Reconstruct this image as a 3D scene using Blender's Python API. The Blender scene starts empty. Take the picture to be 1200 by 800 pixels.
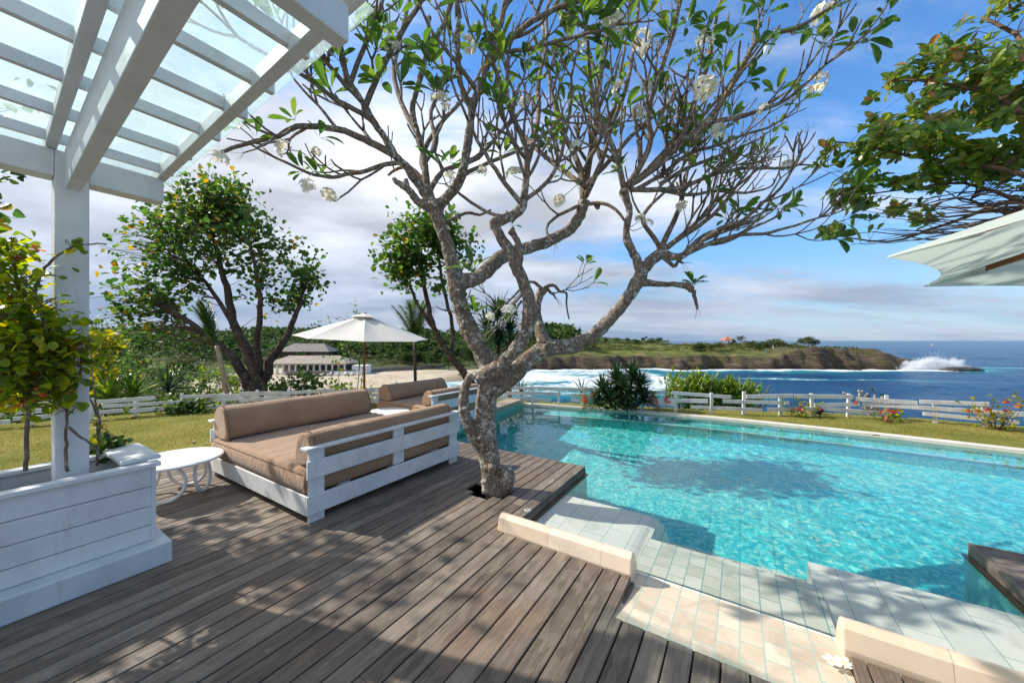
import bpy, math, random
from mathutils import Vector, Matrix, Quaternion, noise
R = math.radians
sc = bpy.context.scene
col = sc.collection

# ------------------------------------------------------------------ camera
F, H, CY = 420.0, 1.6, 399.0          # focal length in pixels of a 1200 px wide frame, eye height, horizon row
cam = bpy.data.cameras.new('camera')
camo = bpy.data.objects.new('camera', cam); col.objects.link(camo)
camo.location = (0, 0, H); camo.rotation_euler = (R(90), 0, 0)
cam.sensor_width = 36; cam.lens = F/1200*36; cam.shift_y = (CY-400)/1200
cam.clip_start = 0.05; cam.clip_end = 60000
sc.camera = camo

# ------------------------------------------------------------------ sky, sun, exposure
SUN = Vector((-1.22, .33, 1.0)).normalized()
EL = math.asin(SUN.z); AZ = math.atan2(SUN.x, SUN.y)
w = bpy.data.worlds.new('World'); sc.world = w; w.use_nodes = True
def world():
    nt = w.node_tree; nt.nodes.clear(); N = nt.nodes.new; L = nt.links.new
    out = N('ShaderNodeOutputWorld'); bg = N('ShaderNodeBackground'); bg.inputs[1].default_value = .13
    sky = N('ShaderNodeTexSky'); sky.sky_type = 'NISHITA'; sky.sun_disc = False
    sky.sun_elevation = EL; sky.sun_rotation = AZ; sky.air_density = 1.15; sky.dust_density = .0; sky.ozone_density = 3.
    tc = N('ShaderNodeTexCoord'); sep = N('ShaderNodeSeparateXYZ'); L(tc.outputs['Generated'], sep.inputs[0])
    def m(op, a, b=None, c=None, clamp=False):
        n = N('ShaderNodeMath'); n.operation = op; n.use_clamp = clamp
        for i, s in enumerate((a, b, c)):
            if s is None: continue
            if isinstance(s, (int, float)): n.inputs[i].default_value = s
            else: L(s, n.inputs[i])
        return n.outputs[0]
    # project the direction on a cloud layer overhead
    zc = m('ADD', m('MAXIMUM', sep.outputs[2], 0), .13)
    u = m('DIVIDE', sep.outputs[0], zc); v = m('DIVIDE', sep.outputs[1], zc)
    cmb = N('ShaderNodeCombineXYZ'); L(u, cmb.inputs[0]); L(v, cmb.inputs[1])
    def nz(scale, det, rough, rot, sx, off, dist=0.):
        mp = N('ShaderNodeMapping'); mp.inputs['Rotation'].default_value = (0, 0, R(rot)); mp.inputs['Scale'].default_value = (sx, 1, 1); mp.inputs['Location'].default_value = off
        L(cmb.outputs[0], mp.inputs[0])
        t = N('ShaderNodeTexNoise'); t.inputs['Scale'].default_value = scale; t.inputs['Detail'].default_value = det; t.inputs['Roughness'].default_value = rough
        t.inputs['Distortion'].default_value = dist
        L(mp.outputs[0], t.inputs['Vector']); return t.outputs[0]
    n1 = nz(.8, 7, .58, -28, .45, (3.1, 1.2, 0), .25)
    n2 = nz(2.2, 5, .6, 0, 1, (7, 2, 0), .3)
    # cover thickens to the left of the view and low over the sea
    left = m('MULTIPLY_ADD', sep.outputs[0], -.27, .085)
    low = N('ShaderNodeMapRange'); low.inputs[1].default_value = .02; low.inputs[2].default_value = .3; low.inputs[3].default_value = .17; low.inputs[4].default_value = 0.
    L(sep.outputs[2], low.inputs[0])
    ws = nz(1.1, 8, .68, -24, .2, (11., 4.2, 0), .6)
    d = m('ADD', m('ADD', m('MULTIPLY_ADD', n2, .3, -.15), n1), m('ADD', left, low.outputs[0])); d = m('ADD', d, m('MULTIPLY_ADD', ws, .55, -.27))
    mask = N('ShaderNodeMapRange'); mask.interpolation_type = 'SMOOTHSTEP'
    mask.inputs[1].default_value = .37; mask.inputs[2].default_value = .68; mask.inputs[3].default_value = 0; mask.inputs[4].default_value = .93
    L(d, mask.inputs[0])
    # cloud brightness: brighter towards the sun side, greyer undersides
    n3 = nz(1.1, 5, .55, 20, .8, (1.7, 9.2, 0), .2)
    bright = m('MULTIPLY_ADD', n3, 12.5, -1.9); bright = m('MAXIMUM', bright, 3.0)
    side = m('MULTIPLY_ADD', sep.outputs[0], -1.1, -.2); side = m('MAXIMUM', side, 0)
    zen = m('MULTIPLY_ADD', sep.outputs[2], 2.2, -.45)
    bright = m('ADD', m('ADD', bright, side), zen)
    cc = N('ShaderNodeVectorMath'); cc.operation = 'SCALE'; cc.inputs[0].default_value = (.97, .995, 1.05); L(bright, cc.inputs['Scale'])
    mx = N('ShaderNodeMix'); mx.data_type = 'RGBA'; L(mask.outputs[0], mx.inputs[0]); tn = N('ShaderNodeMix'); tn.data_type = 'RGBA'; tn.blend_type = 'MULTIPLY'; tn.inputs[0].default_value = 1; L(sky.outputs[0], tn.inputs[6]); tn.inputs[7].default_value = (.62, 1.0, 1.32, 1); L(tn.outputs[2], mx.inputs[6]); L(cc.outputs[0], mx.inputs[7])
    hz = N('ShaderNodeMapRange'); hz.interpolation_type = 'SMOOTHSTEP'; hz.inputs[1].default_value = -.05; hz.inputs[2].default_value = .36; hz.inputs[3].default_value = .9; hz.inputs[4].default_value = 0.
    L(sep.outputs[2], hz.inputs[0])
    n4 = nz(.55, 5, .6, 4, .28, (5.5, 3.2, 0), .2); nr = N('ShaderNodeMapRange'); nr.inputs[1].default_value = .36; nr.inputs[2].default_value = .62; L(n4, nr.inputs[0]); n4 = nr.outputs[0]
    hc = N('ShaderNodeMix'); hc.data_type = 'RGBA'; L(n4, hc.inputs[0]); hc.inputs[6].default_value = (1.3, 2.0, 3.3, 1); hc.inputs[7].default_value = (2.7, 3.15, 4.0, 1)
    m2 = N('ShaderNodeMix'); m2.data_type = 'RGBA'; L(hz.outputs[0], m2.inputs[0]); L(mx.outputs[2], m2.inputs[6]); L(hc.outputs[2], m2.inputs[7])
    L(m2.outputs[2], bg.inputs[0]); L(bg.outputs[0], out.inputs[0])
world()
sl = bpy.data.lights.new('sun', 'SUN'); sl.energy = 4.6; sl.angle = R(.55); sl.color = (1, .945, .86)
sl.cycles.is_caustics_light = True
so = bpy.data.objects.new('sun', sl); col.objects.link(so)
so.rotation_euler = (-SUN).to_track_quat('-Z', 'Y').to_euler(); so.location = SUN*30
sc.view_settings.view_transform = 'Standard'; sc.view_settings.look = 'None'
sc.view_settings.exposure = .5; sc.view_settings.gamma = 1
sc.view_settings.use_curve_mapping = False
sc.render.engine = 'CYCLES'
sc.cycles.use_denoising = True
sc.cycles.max_bounces = 8; sc.cycles.volume_bounces = 5; sc.cycles.transparent_max_bounces = 24
sc.cycles.caustics_reflective = False; sc.cycles.caustics_refractive = True   # the sun is focused on the pool floor by the ripples
sc.cycles.sample_clamp_indirect = 6

# ------------------------------------------------------------------ frames of reference
TH = math.atan(267/420.); su, cu = math.sin(TH), math.cos(TH)
GRID = R(90)-TH                       # the deck's own axes: a runs along the planks, b across them
def AB(a, b, z=0.): return Vector((a*su-b*cu, a*cu+b*su, z))
def P(px, py, z=0.):
    Y = F*(H-z)/(py-CY); return Vector(((px-600)/F*Y, Y, z))
def at(px, py, Y): return Vector(((px-600)/F*Y, Y, H-(py-CY)*Y/F))
def abof(p): return (p.x*su+p.y*cu, -p.x*cu+p.y*su)

# ------------------------------------------------------------------ mesh builder
class MB:
    def __init__(s): s.v = []; s.f = []; s.r = []; s.cur = 0.
    def add(s, vs, fs):
        k = len(s.v); s.v += [tuple(x) for x in vs]; s.r += [s.cur]*len(vs)
        s.f += [tuple(i+k for i in f) for f in fs]
    def hexa(s, c): s.add(c, [(0,3,2,1),(4,5,6,7),(0,1,5,4),(1,2,6,5),(2,3,7,6),(3,0,4,7)])
    def boxab(s, a0, a1, b0, b1, z0, z1):
        s.hexa([AB(a0,b0,z0),AB(a1,b0,z0),AB(a1,b1,z0),AB(a0,b1,z0),AB(a0,b0,z1),AB(a1,b0,z1),AB(a1,b1,z1),AB(a0,b1,z1)])
    def box(s, x0, x1, y0, y1, z0, z1):
        s.hexa([(x0,y0,z0),(x1,y0,z0),(x1,y1,z0),(x0,y1,z0),(x0,y0,z1),(x1,y0,z1),(x1,y1,z1),(x0,y1,z1)])
    def beam(s, p, q, wd, ht, up=Vector((0,0,1))):
        p, q = Vector(p), Vector(q); d = (q-p).normalized(); n = d.cross(up)
        n = n.normalized() if n.length > 1e-5 else Vector((1,0,0)); u = n.cross(d).normalized()
        c = []
        for e in (p, q):
            c += [e-n*wd/2-u*ht/2, e+n*wd/2-u*ht/2, e+n*wd/2+u*ht/2, e-n*wd/2+u*ht/2]
        s.hexa([c[0],c[1],c[2],c[3],c[4],c[5],c[6],c[7]])
    def tube(s, pts, rad, n=8, cap=True, jag=0., rng=random):
        pts = [Vector(p) for p in pts]; k0 = len(s.v); prev = None; vs = []
        for i, p in enumerate(pts):
            d = (pts[min(i+1,len(pts)-1)]-pts[max(i-1,0)])
            d = d.normalized() if d.length > 1e-9 else Vector((0,0,1))
            if prev is None:
                x = d.cross(Vector((0,0,1)) if abs(d.z) < .9 else Vector((1,0,0))).normalized()
            else:
                x = (prev-d*prev.dot(d)); x = x.normalized() if x.length > 1e-6 else d.orthogonal().normalized()
            prev = x; y = d.cross(x); r = rad[i] if hasattr(rad, '__len__') else rad
            for j in range(n):
                a = 2*math.pi*j/n; q = r*(1+(rng.uniform(-jag, jag) if jag else 0))
                vs.append(p+(x*math.cos(a)+y*math.sin(a))*q)
        fs = []
        for i in range(len(pts)-1):
            for j in range(n):
                fs.append((i*n+j, i*n+(j+1)%n, (i+1)*n+(j+1)%n, (i+1)*n+j))
        if cap: fs += [tuple(range(n-1,-1,-1)), tuple((len(pts)-1)*n+j for j in range(n))]
        s.add(vs, fs)
    def leaf(s, p, d, up, L, W, fold=.25, droop=.15):
        """obovate folded leaf: 8 verts, 6 faces"""
        d = d.normalized(); x = d.cross(up); x = x.normalized() if x.length > 1e-5 else d.orthogonal().normalized(); u = x.cross(d)
        def q(t, k, h): return p+d*(L*t)+x*(W*k)+u*(h*W-droop*L*t*t)
        wv = .1*math.sin(7*(p.x+p.y+p.z)*30)
        s.add([q(0,0,0), q(.17,-.24,fold*.5), q(.17,0,0), q(.17,.24,fold*.5), q(.42,-.43,fold*(.9+wv)), q(.42,0,0), q(.42,.43,fold*(.9-wv)), q(.7,-.5,fold*(1-wv)), q(.7,0,0), q(.7,.5,fold*(1+wv)), q(.9,-.33,fold*.8), q(.9,0,0), q(.9,.33,fold*.8), q(1.01,0,0)],
              [(0,2,1),(0,3,2),(1,2,5,4),(2,3,6,5),(4,5,8,7),(5,6,9,8),(7,8,11,10),(8,9,12,11),(10,11,13),(11,12,13)])
    def leaf4(s, p, d, up, L, W, fold=.3):
        d = d.normalized(); x = d.cross(up); x = x.normalized() if x.length > 1e-5 else d.orthogonal().normalized(); u = x.cross(d)
        s.add([p, p+d*(L*.5)-x*(W*.5)+u*(fold*W*.5), p+d*L, p+d*(L*.5)+x*(W*.5)+u*(fold*W*.5)], [(0,2,1),(0,3,2)])
    def blade(s, p, d, L, W, bend, nseg=4):
        """strap leaf that arches down, folded along its middle"""
        d = d.normalized(); x = d.cross(Vector((0,0,1))); x = x.normalized() if x.length > 1e-4 else Vector((1,0,0))
        vs = []; q = Vector(p); dd = d.copy()
        for i in range(nseg+1):
            t = i/nseg; wd = W*(1-t**2.2)*(.55+.45*min(1, t*4))+.001
            u = x.cross(dd).normalized()
            vs += [q-x*wd/2+u*wd*.18, q, q+x*wd/2+u*wd*.18]
            dd = (dd+Vector((0,0,-bend/nseg))).normalized(); q = q+dd*(L/nseg)
        fs = []
        for i in range(nseg):
            k = i*3; fs += [(k,k+1,k+4,k+3),(k+1,k+2,k+5,k+4)]
        s.add(vs, fs)
    def build(s, name, m, parent=None, smooth=False, bevel=0., seg=2, origin=None):
        M = parent['_m'] if False else None
        inv = None
        if parent is not None: inv = WM[parent.name].inverted(); vs = [inv @ Vector(x) for x in s.v]
        elif origin is not None: vs = [Vector(x)-Vector(origin) for x in s.v]
        else: vs = s.v
        me = bpy.data.meshes.new(name); me.from_pydata([tuple(x) for x in vs], [], s.f)
        at_ = me.attributes.new('rnd', 'FLOAT', 'POINT'); at_.data.foreach_set('value', s.r)
        if isinstance(m, (list, tuple)):
            for k in m: me.materials.append(k)
        else: me.materials.append(m)
        if smooth: me.polygons.foreach_set('use_smooth', [True]*len(me.polygons))
        me.update()
        o = bpy.data.objects.new(name, me); col.objects.link(o)
        if parent is not None:
            o.parent = parent; WM[o.name] = WM[parent.name].copy()
        else:
            o.location = origin if origin is not None else (0,0,0); WM[o.name] = Matrix.Translation(o.location)
        if bevel:
            b = o.modifiers.new('edge', 'BEVEL'); b.width = bevel; b.segments = seg; b.limit_method = 'ANGLE'; b.angle_limit = R(40)
            b.harden_normals = False
        return o
WM = {}
def tag(o, label=None, cat=None, group=None, kind=None):
    if label: o['label'] = label
    if cat: o['category'] = cat
    if group: o['group'] = group
    if kind: o['kind'] = kind
    return o
def thing(name, label, cat, loc=(0,0,0), rz=0., group=None):
    o = bpy.data.objects.new(name, None); col.objects.link(o); o.empty_display_size = .1
    o.location = loc; o.rotation_euler = (0,0,rz)
    WM[o.name] = Matrix.Translation(Vector(loc)) @ Matrix.Rotation(rz, 4, 'Z')
    return tag(o, label, cat, group)
def dup(root, loc, rz=0., scale=1., label=None, name=None):
    r = root.copy(); col.objects.link(r); r.location = loc; r.rotation_euler = (root.rotation_euler[0], root.rotation_euler[1], rz); r.scale = (scale,)*3
    if label: r['label'] = label
    for ch in list(root.children):
        c = ch.copy(); col.objects.link(c); c.parent = r
        for g in list(ch.children):
            d = g.copy(); col.objects.link(d); d.parent = c
    return r
def struct(o): o['kind'] = 'structure'; return o

# ------------------------------------------------------------------ materials
class NT:
    def __init__(s, name):
        s.m = bpy.data.materials.new(name); s.m.use_nodes = True; s.t = s.m.node_tree
        s.b = s.t.nodes['Principled BSDF']; s.out = s.t.nodes['Material Output']
    def N(s, k): return s.t.nodes.new('ShaderNode'+k)
    def L(s, a, b): s.t.links.new(a, b)
    def coord(s, kind='Object', scale=(1,1,1), rot=(0,0,0)):
        tc = s.N('TexCoord'); mp = s.N('Mapping'); mp.inputs['Scale'].default_value = scale; mp.inputs['Rotation'].default_value = rot
        s.L(tc.outputs[kind], mp.inputs[0]); return mp.outputs[0]
    def noise(s, v, scale, det=4, rough=.55, dist=0.):
        n = s.N('TexNoise'); n.inputs['Scale'].default_value = scale; n.inputs['Detail'].default_value = det; n.inputs['Roughness'].default_value = rough; n.inputs['Distortion'].default_value = dist
        if v is not None: s.L(v, n.inputs['Vector'])
        return n.outputs[0]
    def ramp(s, fac, stops, interp='LINEAR'):
        r = s.N('ValToRGB'); r.color_ramp.interpolation = interp
        e = r.color_ramp.elements
        while len(e) < len(stops): e.new(.5)
        for i, (p, c) in enumerate(stops):
            e[i].position = p; e[i].color = (*c, 1) if len(c) == 3 else c
        s.L(fac, r.inputs[0]); return r.outputs[0]
    def mix(s, fac, a, b, mode='MIX'):
        n = s.N('Mix'); n.data_type = 'RGBA'; n.blend_type = mode
        for i, x in ((0,fac),(6,a),(7,b)):
            if isinstance(x, (int,float)): n.inputs[i].default_value = x
            elif isinstance(x, tuple): n.inputs[i].default_value = (*x,1)
            else: s.L(x, n.inputs[i])
        return n.outputs[2]
    def math(s, op, a, b=None, clamp=False):
        n = s.N('Math'); n.operation = op; n.use_clamp = clamp
        for i, x in enumerate((a,b)):
            if x is None: continue
            if isinstance(x,(int,float)): n.inputs[i].default_value = x
            else: s.L(x, n.inputs[i])
        return n.outputs[0]
    def mr(s, x, a, b, c=0., d=1., smooth=True):
        n = s.N('MapRange'); n.interpolation_type = 'SMOOTHSTEP' if smooth else 'LINEAR'
        for i, k in ((1,a),(2,b),(3,c),(4,d)): n.inputs[i].default_value = k
        s.L(x, n.inputs[0]); return n.outputs[0]
    def attr(s, name):
        n = s.N('Attribute'); n.attribute_name = name; return n.outputs['Fac']
    def bump(s, h, strength, dist=.01):
        b = s.N('Bump'); b.inputs['Strength'].default_value = strength; b.inputs['Distance'].default_value = dist
        s.L(h, b.inputs['Height']); s.L(b.outputs[0], s.b.inputs['Normal']); return b
    def base(s, c):
        if isinstance(c, tuple): s.b.inputs['Base Color'].default_value = (*c,1)
        else: s.L(c, s.b.inputs['Base Color'])
    def rough(s, r):
        if isinstance(r,(int,float)): s.b.inputs['Roughness'].default_value = r
        else: s.L(r, s.b.inputs['Roughness'])
def pm(name, c1, c2, scale=8., rough=.6, bump=.15, bscale=None, spec=.4, stretch=(1,1,1), det=5, dist=.01):
    n = NT(name); v = n.coord('Object', stretch)
    k = n.noise(v, scale, det); n.base(n.ramp(k, [(.3, c1), (.7, c2)])); n.rough(rough)
    n.b.inputs['Specular IOR Level'].default_value = spec
    if bump: n.bump(n.noise(v, bscale or scale*6, 6, .6), bump, dist)
    return n.m
def leafmat(name, stops, trans=.35, rough=.45, tcol=None, spec=.4):
    n = NT(name); r = n.attr('rnd'); v = n.coord('Object')
    k = n.math('ADD', r, n.math('MULTIPLY', n.math('SUBTRACT', n.noise(v, 14., 2), .5), .25), True)
    c = n.ramp(k, stops); n.base(c); n.rough(rough); n.b.inputs['Specular IOR Level'].default_value = spec
    tr = n.N('BsdfTranslucent'); hs = n.N('HueSaturation'); hs.inputs['Value'].default_value = 2.1; hs.inputs['Saturation'].default_value = 1.1; hs.inputs['Hue'].default_value = .485
    n.L(c, hs.inputs['Color']); n.L(hs.outputs[0], tr.inputs[0])
    mx = n.N('MixShader'); mx.inputs[0].default_value = trans
    n.L(n.b.outputs[0], mx.inputs[1]); n.L(tr.outputs[0], mx.inputs[2]); n.L(mx.outputs[0], n.out.inputs[0])
    return n.m
M = {}
def deckmat():
    n = NT('weathered_deck_wood'); r = n.attr('rnd')
    v = n.coord('Object'); cx = n.N('CombineXYZ'); n.L(n.math('MULTIPLY', r, 37.), cx.inputs[2])
    va = n.N('VectorMath'); va.operation = 'ADD'; n.L(v, va.inputs[0]); n.L(cx.outputs[0], va.inputs[1])
    def st(x,y): 
        mp = n.N('Mapping'); mp.inputs['Scale'].default_value = (x,y,1); n.L(va.outputs[0], mp.inputs[0]); return mp.outputs[0]
    grain = n.noise(st(2.2, 70), 1., 6, .65, .4); fine = n.noise(st(14, 190), 1., 4, .6)
    patch = n.noise(st(4.5, 9), 1., 5, .6)
    # saw-cut blocks along the board: every few centimetres the tone steps
    vo = n.N('TexVoronoi'); vo.feature = 'F1'; vo.inputs['Scale'].default_value = 1.; n.L(st(9, 24), vo.inputs['Vector'])
    blk = n.N('SeparateColor'); n.L(vo.outputs['Color'], blk.inputs[0])
    big = n.noise(n.coord('Object'), .9, 4, .6)
    k = n.math('ADD', n.math('MULTIPLY', r, .2), n.math('MULTIPLY', grain, .5))
    k = n.math('ADD', k, n.math('MULTIPLY', blk.outputs[0], .13)); k = n.math('ADD', k, n.math('MULTIPLY', patch, .34)); k = n.math('ADD', k, n.math('MULTIPLY', big, .25))
    k = n.math('SUBTRACT', k, .26)
    c = n.ramp(k, [(.16,(.05,.037,.028)),(.38,(.135,.104,.079)),(.58,(.235,.188,.146)),(.85,(.41,.35,.29))])
    warm = n.mr(n.noise(n.coord('Object'), 1.3, 3), .5, .68, 0, .45)
    c = n.mix(warm, c, n.mix(.55, c, (.23,.13,.06), 'MIX'))
    fleck = n.mr(n.noise(n.coord('Object'), 38., 2), .735, .76, 0, .5); c = n.mix(fleck, c, (.5,.47,.42))
    n.base(c); n.rough(n.mr(patch, .3, .7, .5, .8)); n.b.inputs['Specular IOR Level'].default_value = .35
    n.bump(n.math('ADD', grain, n.math('MULTIPLY', fine, .6)), .5, .006); return n.m
M['deck'] = deckmat()
def whitepaint(name, c1=(.7,.7,.69), c2=(.55,.545,.53), scr=.5):
    n = NT(name); v = n.coord('Object')
    k = n.noise(v, 3.2, 6, .65); c = n.ramp(k, [(.28,c2),(.55,c1)])
    k2 = n.noise(n.coord('Object', (1,1,1)), 26., 5, .7); c = n.mix(n.mr(k2, .66, .74, 0, scr), c, (.34,.32,.29))
    n.base(c); n.rough(n.mr(k, .3, .7, .38, .6)); n.b.inputs['Specular IOR Level'].default_value = .4
    st = n.noise(n.coord('Object', (9,9,1.1)), 1.6, 5, .65); c = n.mix(n.mr(st, .54, .72, 0, scr*.55), c, (.36,.345,.31)); n.base(c)
    chip = n.mr(n.noise(n.coord('Object', (1.2,7,7)), 5.5, 6, .75), .685, .7, 0, scr); c = n.mix(chip, c, (.2,.17,.14)); n.base(c)
    n.bump(n.math('ADD', n.noise(n.coord('Object', (3,60,60)), 1., 6, .65), n.math('MULTIPLY', chip, -1.5)), .3, .004); return n.m
M['white'] = whitepaint('white_painted_wood'); M['white2'] = whitepaint('white_painted_masonry', (.62,.65,.66), (.47,.5,.51), .4)
M['fence'] = whitepaint('weathered_white_fence', (.7,.69,.66), (.46,.45,.42), .7)
M['plastic'] = pm('white_lacquer', (.82,.82,.82), (.76,.76,.76), 5, .3, .03)
M['fabric'] = None
def fabric():
    n = NT('taupe_outdoor_fabric'); v = n.coord('Object')
    k = n.noise(v, 2.6, 5, .6); c = n.ramp(k, [(.3,(.29,.172,.096)),(.7,(.385,.24,.142))]); n.base(c); n.rough(.9)
    n.b.inputs['Sheen Weight'].default_value = .25; n.b.inputs['Specular IOR Level'].default_value = .2
    wv = n.math('ADD', n.noise(n.coord('Object', (1.2,3.5,2)), 3.2, 5, .6, 1.6), n.math('MULTIPLY', n.noise(n.coord('Object', (3,9,5)), 2.2, 4, .6, 2.2), .4)); we = n.noise(v, 420., 2)
    n.bump(n.math('ADD', wv, n.math('MULTIPLY', we, .08)), .5, .035); return n.m
M['fabric'] = fabric()
M['piping'] = pm('taupe_piping', (.15,.095,.06), (.19,.125,.08), 6, .9, .05)
M['teak'] = pm('oiled_teak', (.2,.07,.025), (.3,.115,.04), 2.5, .45, .12, 20, stretch=(1,1,.15))
def canvas(name, c, trans):
    n = NT(name); v = n.coord('Object'); k = n.noise(v, 2., 5); cc = n.ramp(k, [(.3, tuple(x*.9 for x in c)), (.7, c)]); n.base(cc); n.rough(.85)
    n.bump(n.noise(v, 6., 3), .2, .03)
    tr = n.N('BsdfTranslucent'); n.L(cc, tr.inputs[0]); mx = n.N('MixShader'); mx.inputs[0].default_value = trans
    n.L(n.b.outputs[0], mx.inputs[1]); n.L(tr.outputs[0], mx.inputs[2]); n.L(mx.outputs[0], n.out.inputs[0]); return n.m
M['canvas'] = canvas('cream_canvas', (.82,.79,.73), .25)
M['canvas2'] = canvas('pale_aqua_canvas', (.8,.85,.8), .62)
def glassroof():
    n = NT('dusty_roof_glass'); v = n.coord('Object')
    tr = n.N('BsdfTransparent'); tr.inputs[0].default_value = (.86,.95,.94,1)
    gl = n.N('BsdfGlossy'); gl.inputs['Roughness'].default_value = .06
    df = n.N('BsdfTranslucent'); df.inputs[0].default_value = (.85,.95,.96,1)
    k = n.noise(v, 2.2, 6, .65); k2 = n.noise(n.coord('Object', (1,.4,1)), 55., 3, .6, 1.)
    a = n.N('MixShader'); n.L(n.math('ADD', n.mr(k, .3, .75, .08, .28), n.mr(k2, .5, .75, 0, .12)), a.inputs[0]); n.L(tr.outputs[0], a.inputs[1]); n.L(df.outputs[0], a.inputs[2])
    fr = n.N('LayerWeight'); fr.inputs[0].default_value = .5
    bp = n.N('Bump'); bp.inputs['Strength'].default_value = .12; bp.inputs['Distance'].default_value = .01; n.L(k2, bp.inputs['Height']); n.L(bp.outputs[0], gl.inputs['Normal']); n.L(bp.outputs[0], fr.inputs['Normal'])
    b = n.N('MixShader'); n.L(n.math('ADD', n.math('MULTIPLY', n.math('POWER', fr.outputs['Facing'], 5.), .7), .035), b.inputs[0]); n.L(a.outputs[0], b.inputs[1]); n.L(gl.outputs[0], b.inputs[2]); n.L(b.outputs[0], n.out.inputs[0]); return n.m
M['glass'] = glassroof()
M['soil'] = pm('planter_soil', (.03,.02,.013), (.07,.05,.032), 14, .95, .8, 50, dist=.03)
def stonetile(name, c1, c2, grout, sx, sy, gw=.004, rot=0., rough=.45, off=.5):
    n = NT(name); v = n.coord('Object', (1,1,1), (0,0,rot))
    br = n.N('TexBrick'); br.offset = off; br.inputs['Scale'].default_value = 1.; br.inputs['Brick Width'].default_value = sx; br.inputs['Row Height'].default_value = sy
    br.inputs['Mortar Size'].default_value = gw; br.inputs['Mortar Smooth'].default_value = .2; br.inputs['Bias'].default_value = 0
    br.inputs['Color1'].default_value = (0,0,0,1); br.inputs['Color2'].default_value = (1,1,1,1); br.inputs['Mortar'].default_value = (.5,.5,.5,1)
    n.L(v, br.inputs['Vector'])
    sp = n.N('SeparateColor'); n.L(br.outputs['Color'], sp.inputs[0])
    k = n.math('ADD', n.math('MULTIPLY', sp.outputs[0], .45), n.math('MULTIPLY', n.noise(v, 7., 6, .65, .6), .6))
    c = n.ramp(k, [(.2,c1),(.8,c2)])
    c = n.mix(n.mr(n.noise(v, 2.6, 6, .7, .8), .5, .68, 0, .4), c, tuple(x*.62 for x in c1))
    c = n.mix(n.mr(n.noise(v, 30., 4, .7), .62, .72, 0, .35), c, tuple(x*.55 for x in c1))
    c = n.mix(br.outputs['Fac'], c, grout); n.base(c); n.rough(rough)
    hh = n.math('ADD', n.math('MULTIPLY', br.outputs['Fac'], -1.), n.math('MULTIPLY', n.noise(v, 60., 4), .25)); n.bump(hh, .3, .004); return n.m
M['ramp'] = stonetile('beige_ramp_tile', (.52,.41,.29), (.74,.62,.47), (.36,.47,.4), .155, .11)
M['wetramp'] = stonetile('pale_green_submerged_tile', (.62,.62,.48), (.88,.88,.74), (.3,.5,.44), .155, .11)
M['curb'] = stonetile('cream_kerb_stone', (.6,.47,.34), (.72,.6,.47), (.34,.25,.17), .42, 2., .0015, rot=R(90))
M['shelf'] = stonetile('pale_shelf_stone', (.82,.84,.73), (.95,.94,.82), (.24,.44,.4), .34, .2, .0022, rot=0)
M['coping'] = stonetile('cream_coping_stone', (.6,.53,.43), (.72,.65,.55), (.4,.34,.27), .5, 3., .002)
M['wallstone'] = stonetile('stacked_wall_stone', (.34,.27,.18), (.5,.42,.3), (.2,.17,.12), .5, .05, .003)
def pooltile(name, cs, step=False):
    n = NT(name); v = n.coord('Object')
    vo = n.N('TexVoronoi'); vo.inputs['Scale'].default_value = 30.; vo.inputs['Randomness'].default_value = .7; n.L(v, vo.inputs['Vector'])
    sp = n.N('SeparateColor'); n.L(vo.outputs['Color'], sp.inputs[0])
    k = n.math('ADD', n.math('MULTIPLY', sp.outputs[0], .7), n.math('MULTIPLY', n.noise(v, .8, 3), .3))
    c = n.ramp(k, cs)
    br = n.N('TexBrick'); br.offset = 0; br.inputs['Scale'].default_value = 1.; br.inputs['Brick Width'].default_value = .3; br.inputs['Row Height'].default_value = .3; br.inputs['Mortar Size'].default_value = .006; br.inputs['Mortar Smooth'].default_value = .3
    n.L(n.coord('Object', (1,1,1), (0,0,-GRID)), br.inputs['Vector']); c = n.mix(n.math('MULTIPLY', br.outputs['Fac'], .45), c, tuple(x*.5 for x in cs[1][1]))
    c = n.mix(n.mr(n.noise(v, 1.7, 5, .65), .5, .7, 0, .35), c, tuple(x*.7 for x in cs[1][1])); n.base(c); n.rough(.35); return n.m
M['pool'] = pooltile('turquoise_pool_mosaic', [(.05,(.012,.42,.44)),(.32,(.035,.56,.57)),(.56,(.09,.67,.65)),(.8,(.26,.77,.7)),(.95,(.7,.86,.6))])
M['poolwall'] = pooltile('green_pool_wall_stone', [(.1,(.06,.3,.22)),(.5,(.12,.4,.3)),(.9,(.22,.5,.37))])
M['bench'] = pooltile('grey_green_bench_stone', [(.1,(.07,.36,.4)),(.5,(.1,.44,.47)),(.9,(.2,.52,.52))])
def water():
    n = NT('pool_water_surface'); n.b.inputs['Base Color'].default_value = (.96,1.,.995,1); n.rough(0.); n.b.inputs['IOR'].default_value = 1.33
    n.b.inputs['Transmission Weight'].default_value = 1.; return n.m
M['water'] = water()
def lawn():
    n = NT('dry_lawn'); v = n.coord('Object')
    k = n.math('ADD', n.math('MULTIPLY', n.noise(v, 1.1, 5, .6), .6), n.math('MULTIPLY', n.noise(v, 30., 5, .7), .5))
    n.base(n.ramp(k, [(.3,(.075,.11,.02)),(.5,(.18,.185,.038)),(.7,(.31,.265,.075))])); n.rough(.95); n.b.inputs['Specular IOR Level'].default_value = .1
    n.bump(n.noise(v, 85., 5, .8), .9, .02); return n.m
M['lawn'] = lawn()
M['grass'] = leafmat('grass_blades', [(0,(.1,.13,.02)),(.5,(.22,.2,.04)),(1,(.36,.29,.09))], .3, .7, spec=.15)
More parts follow.
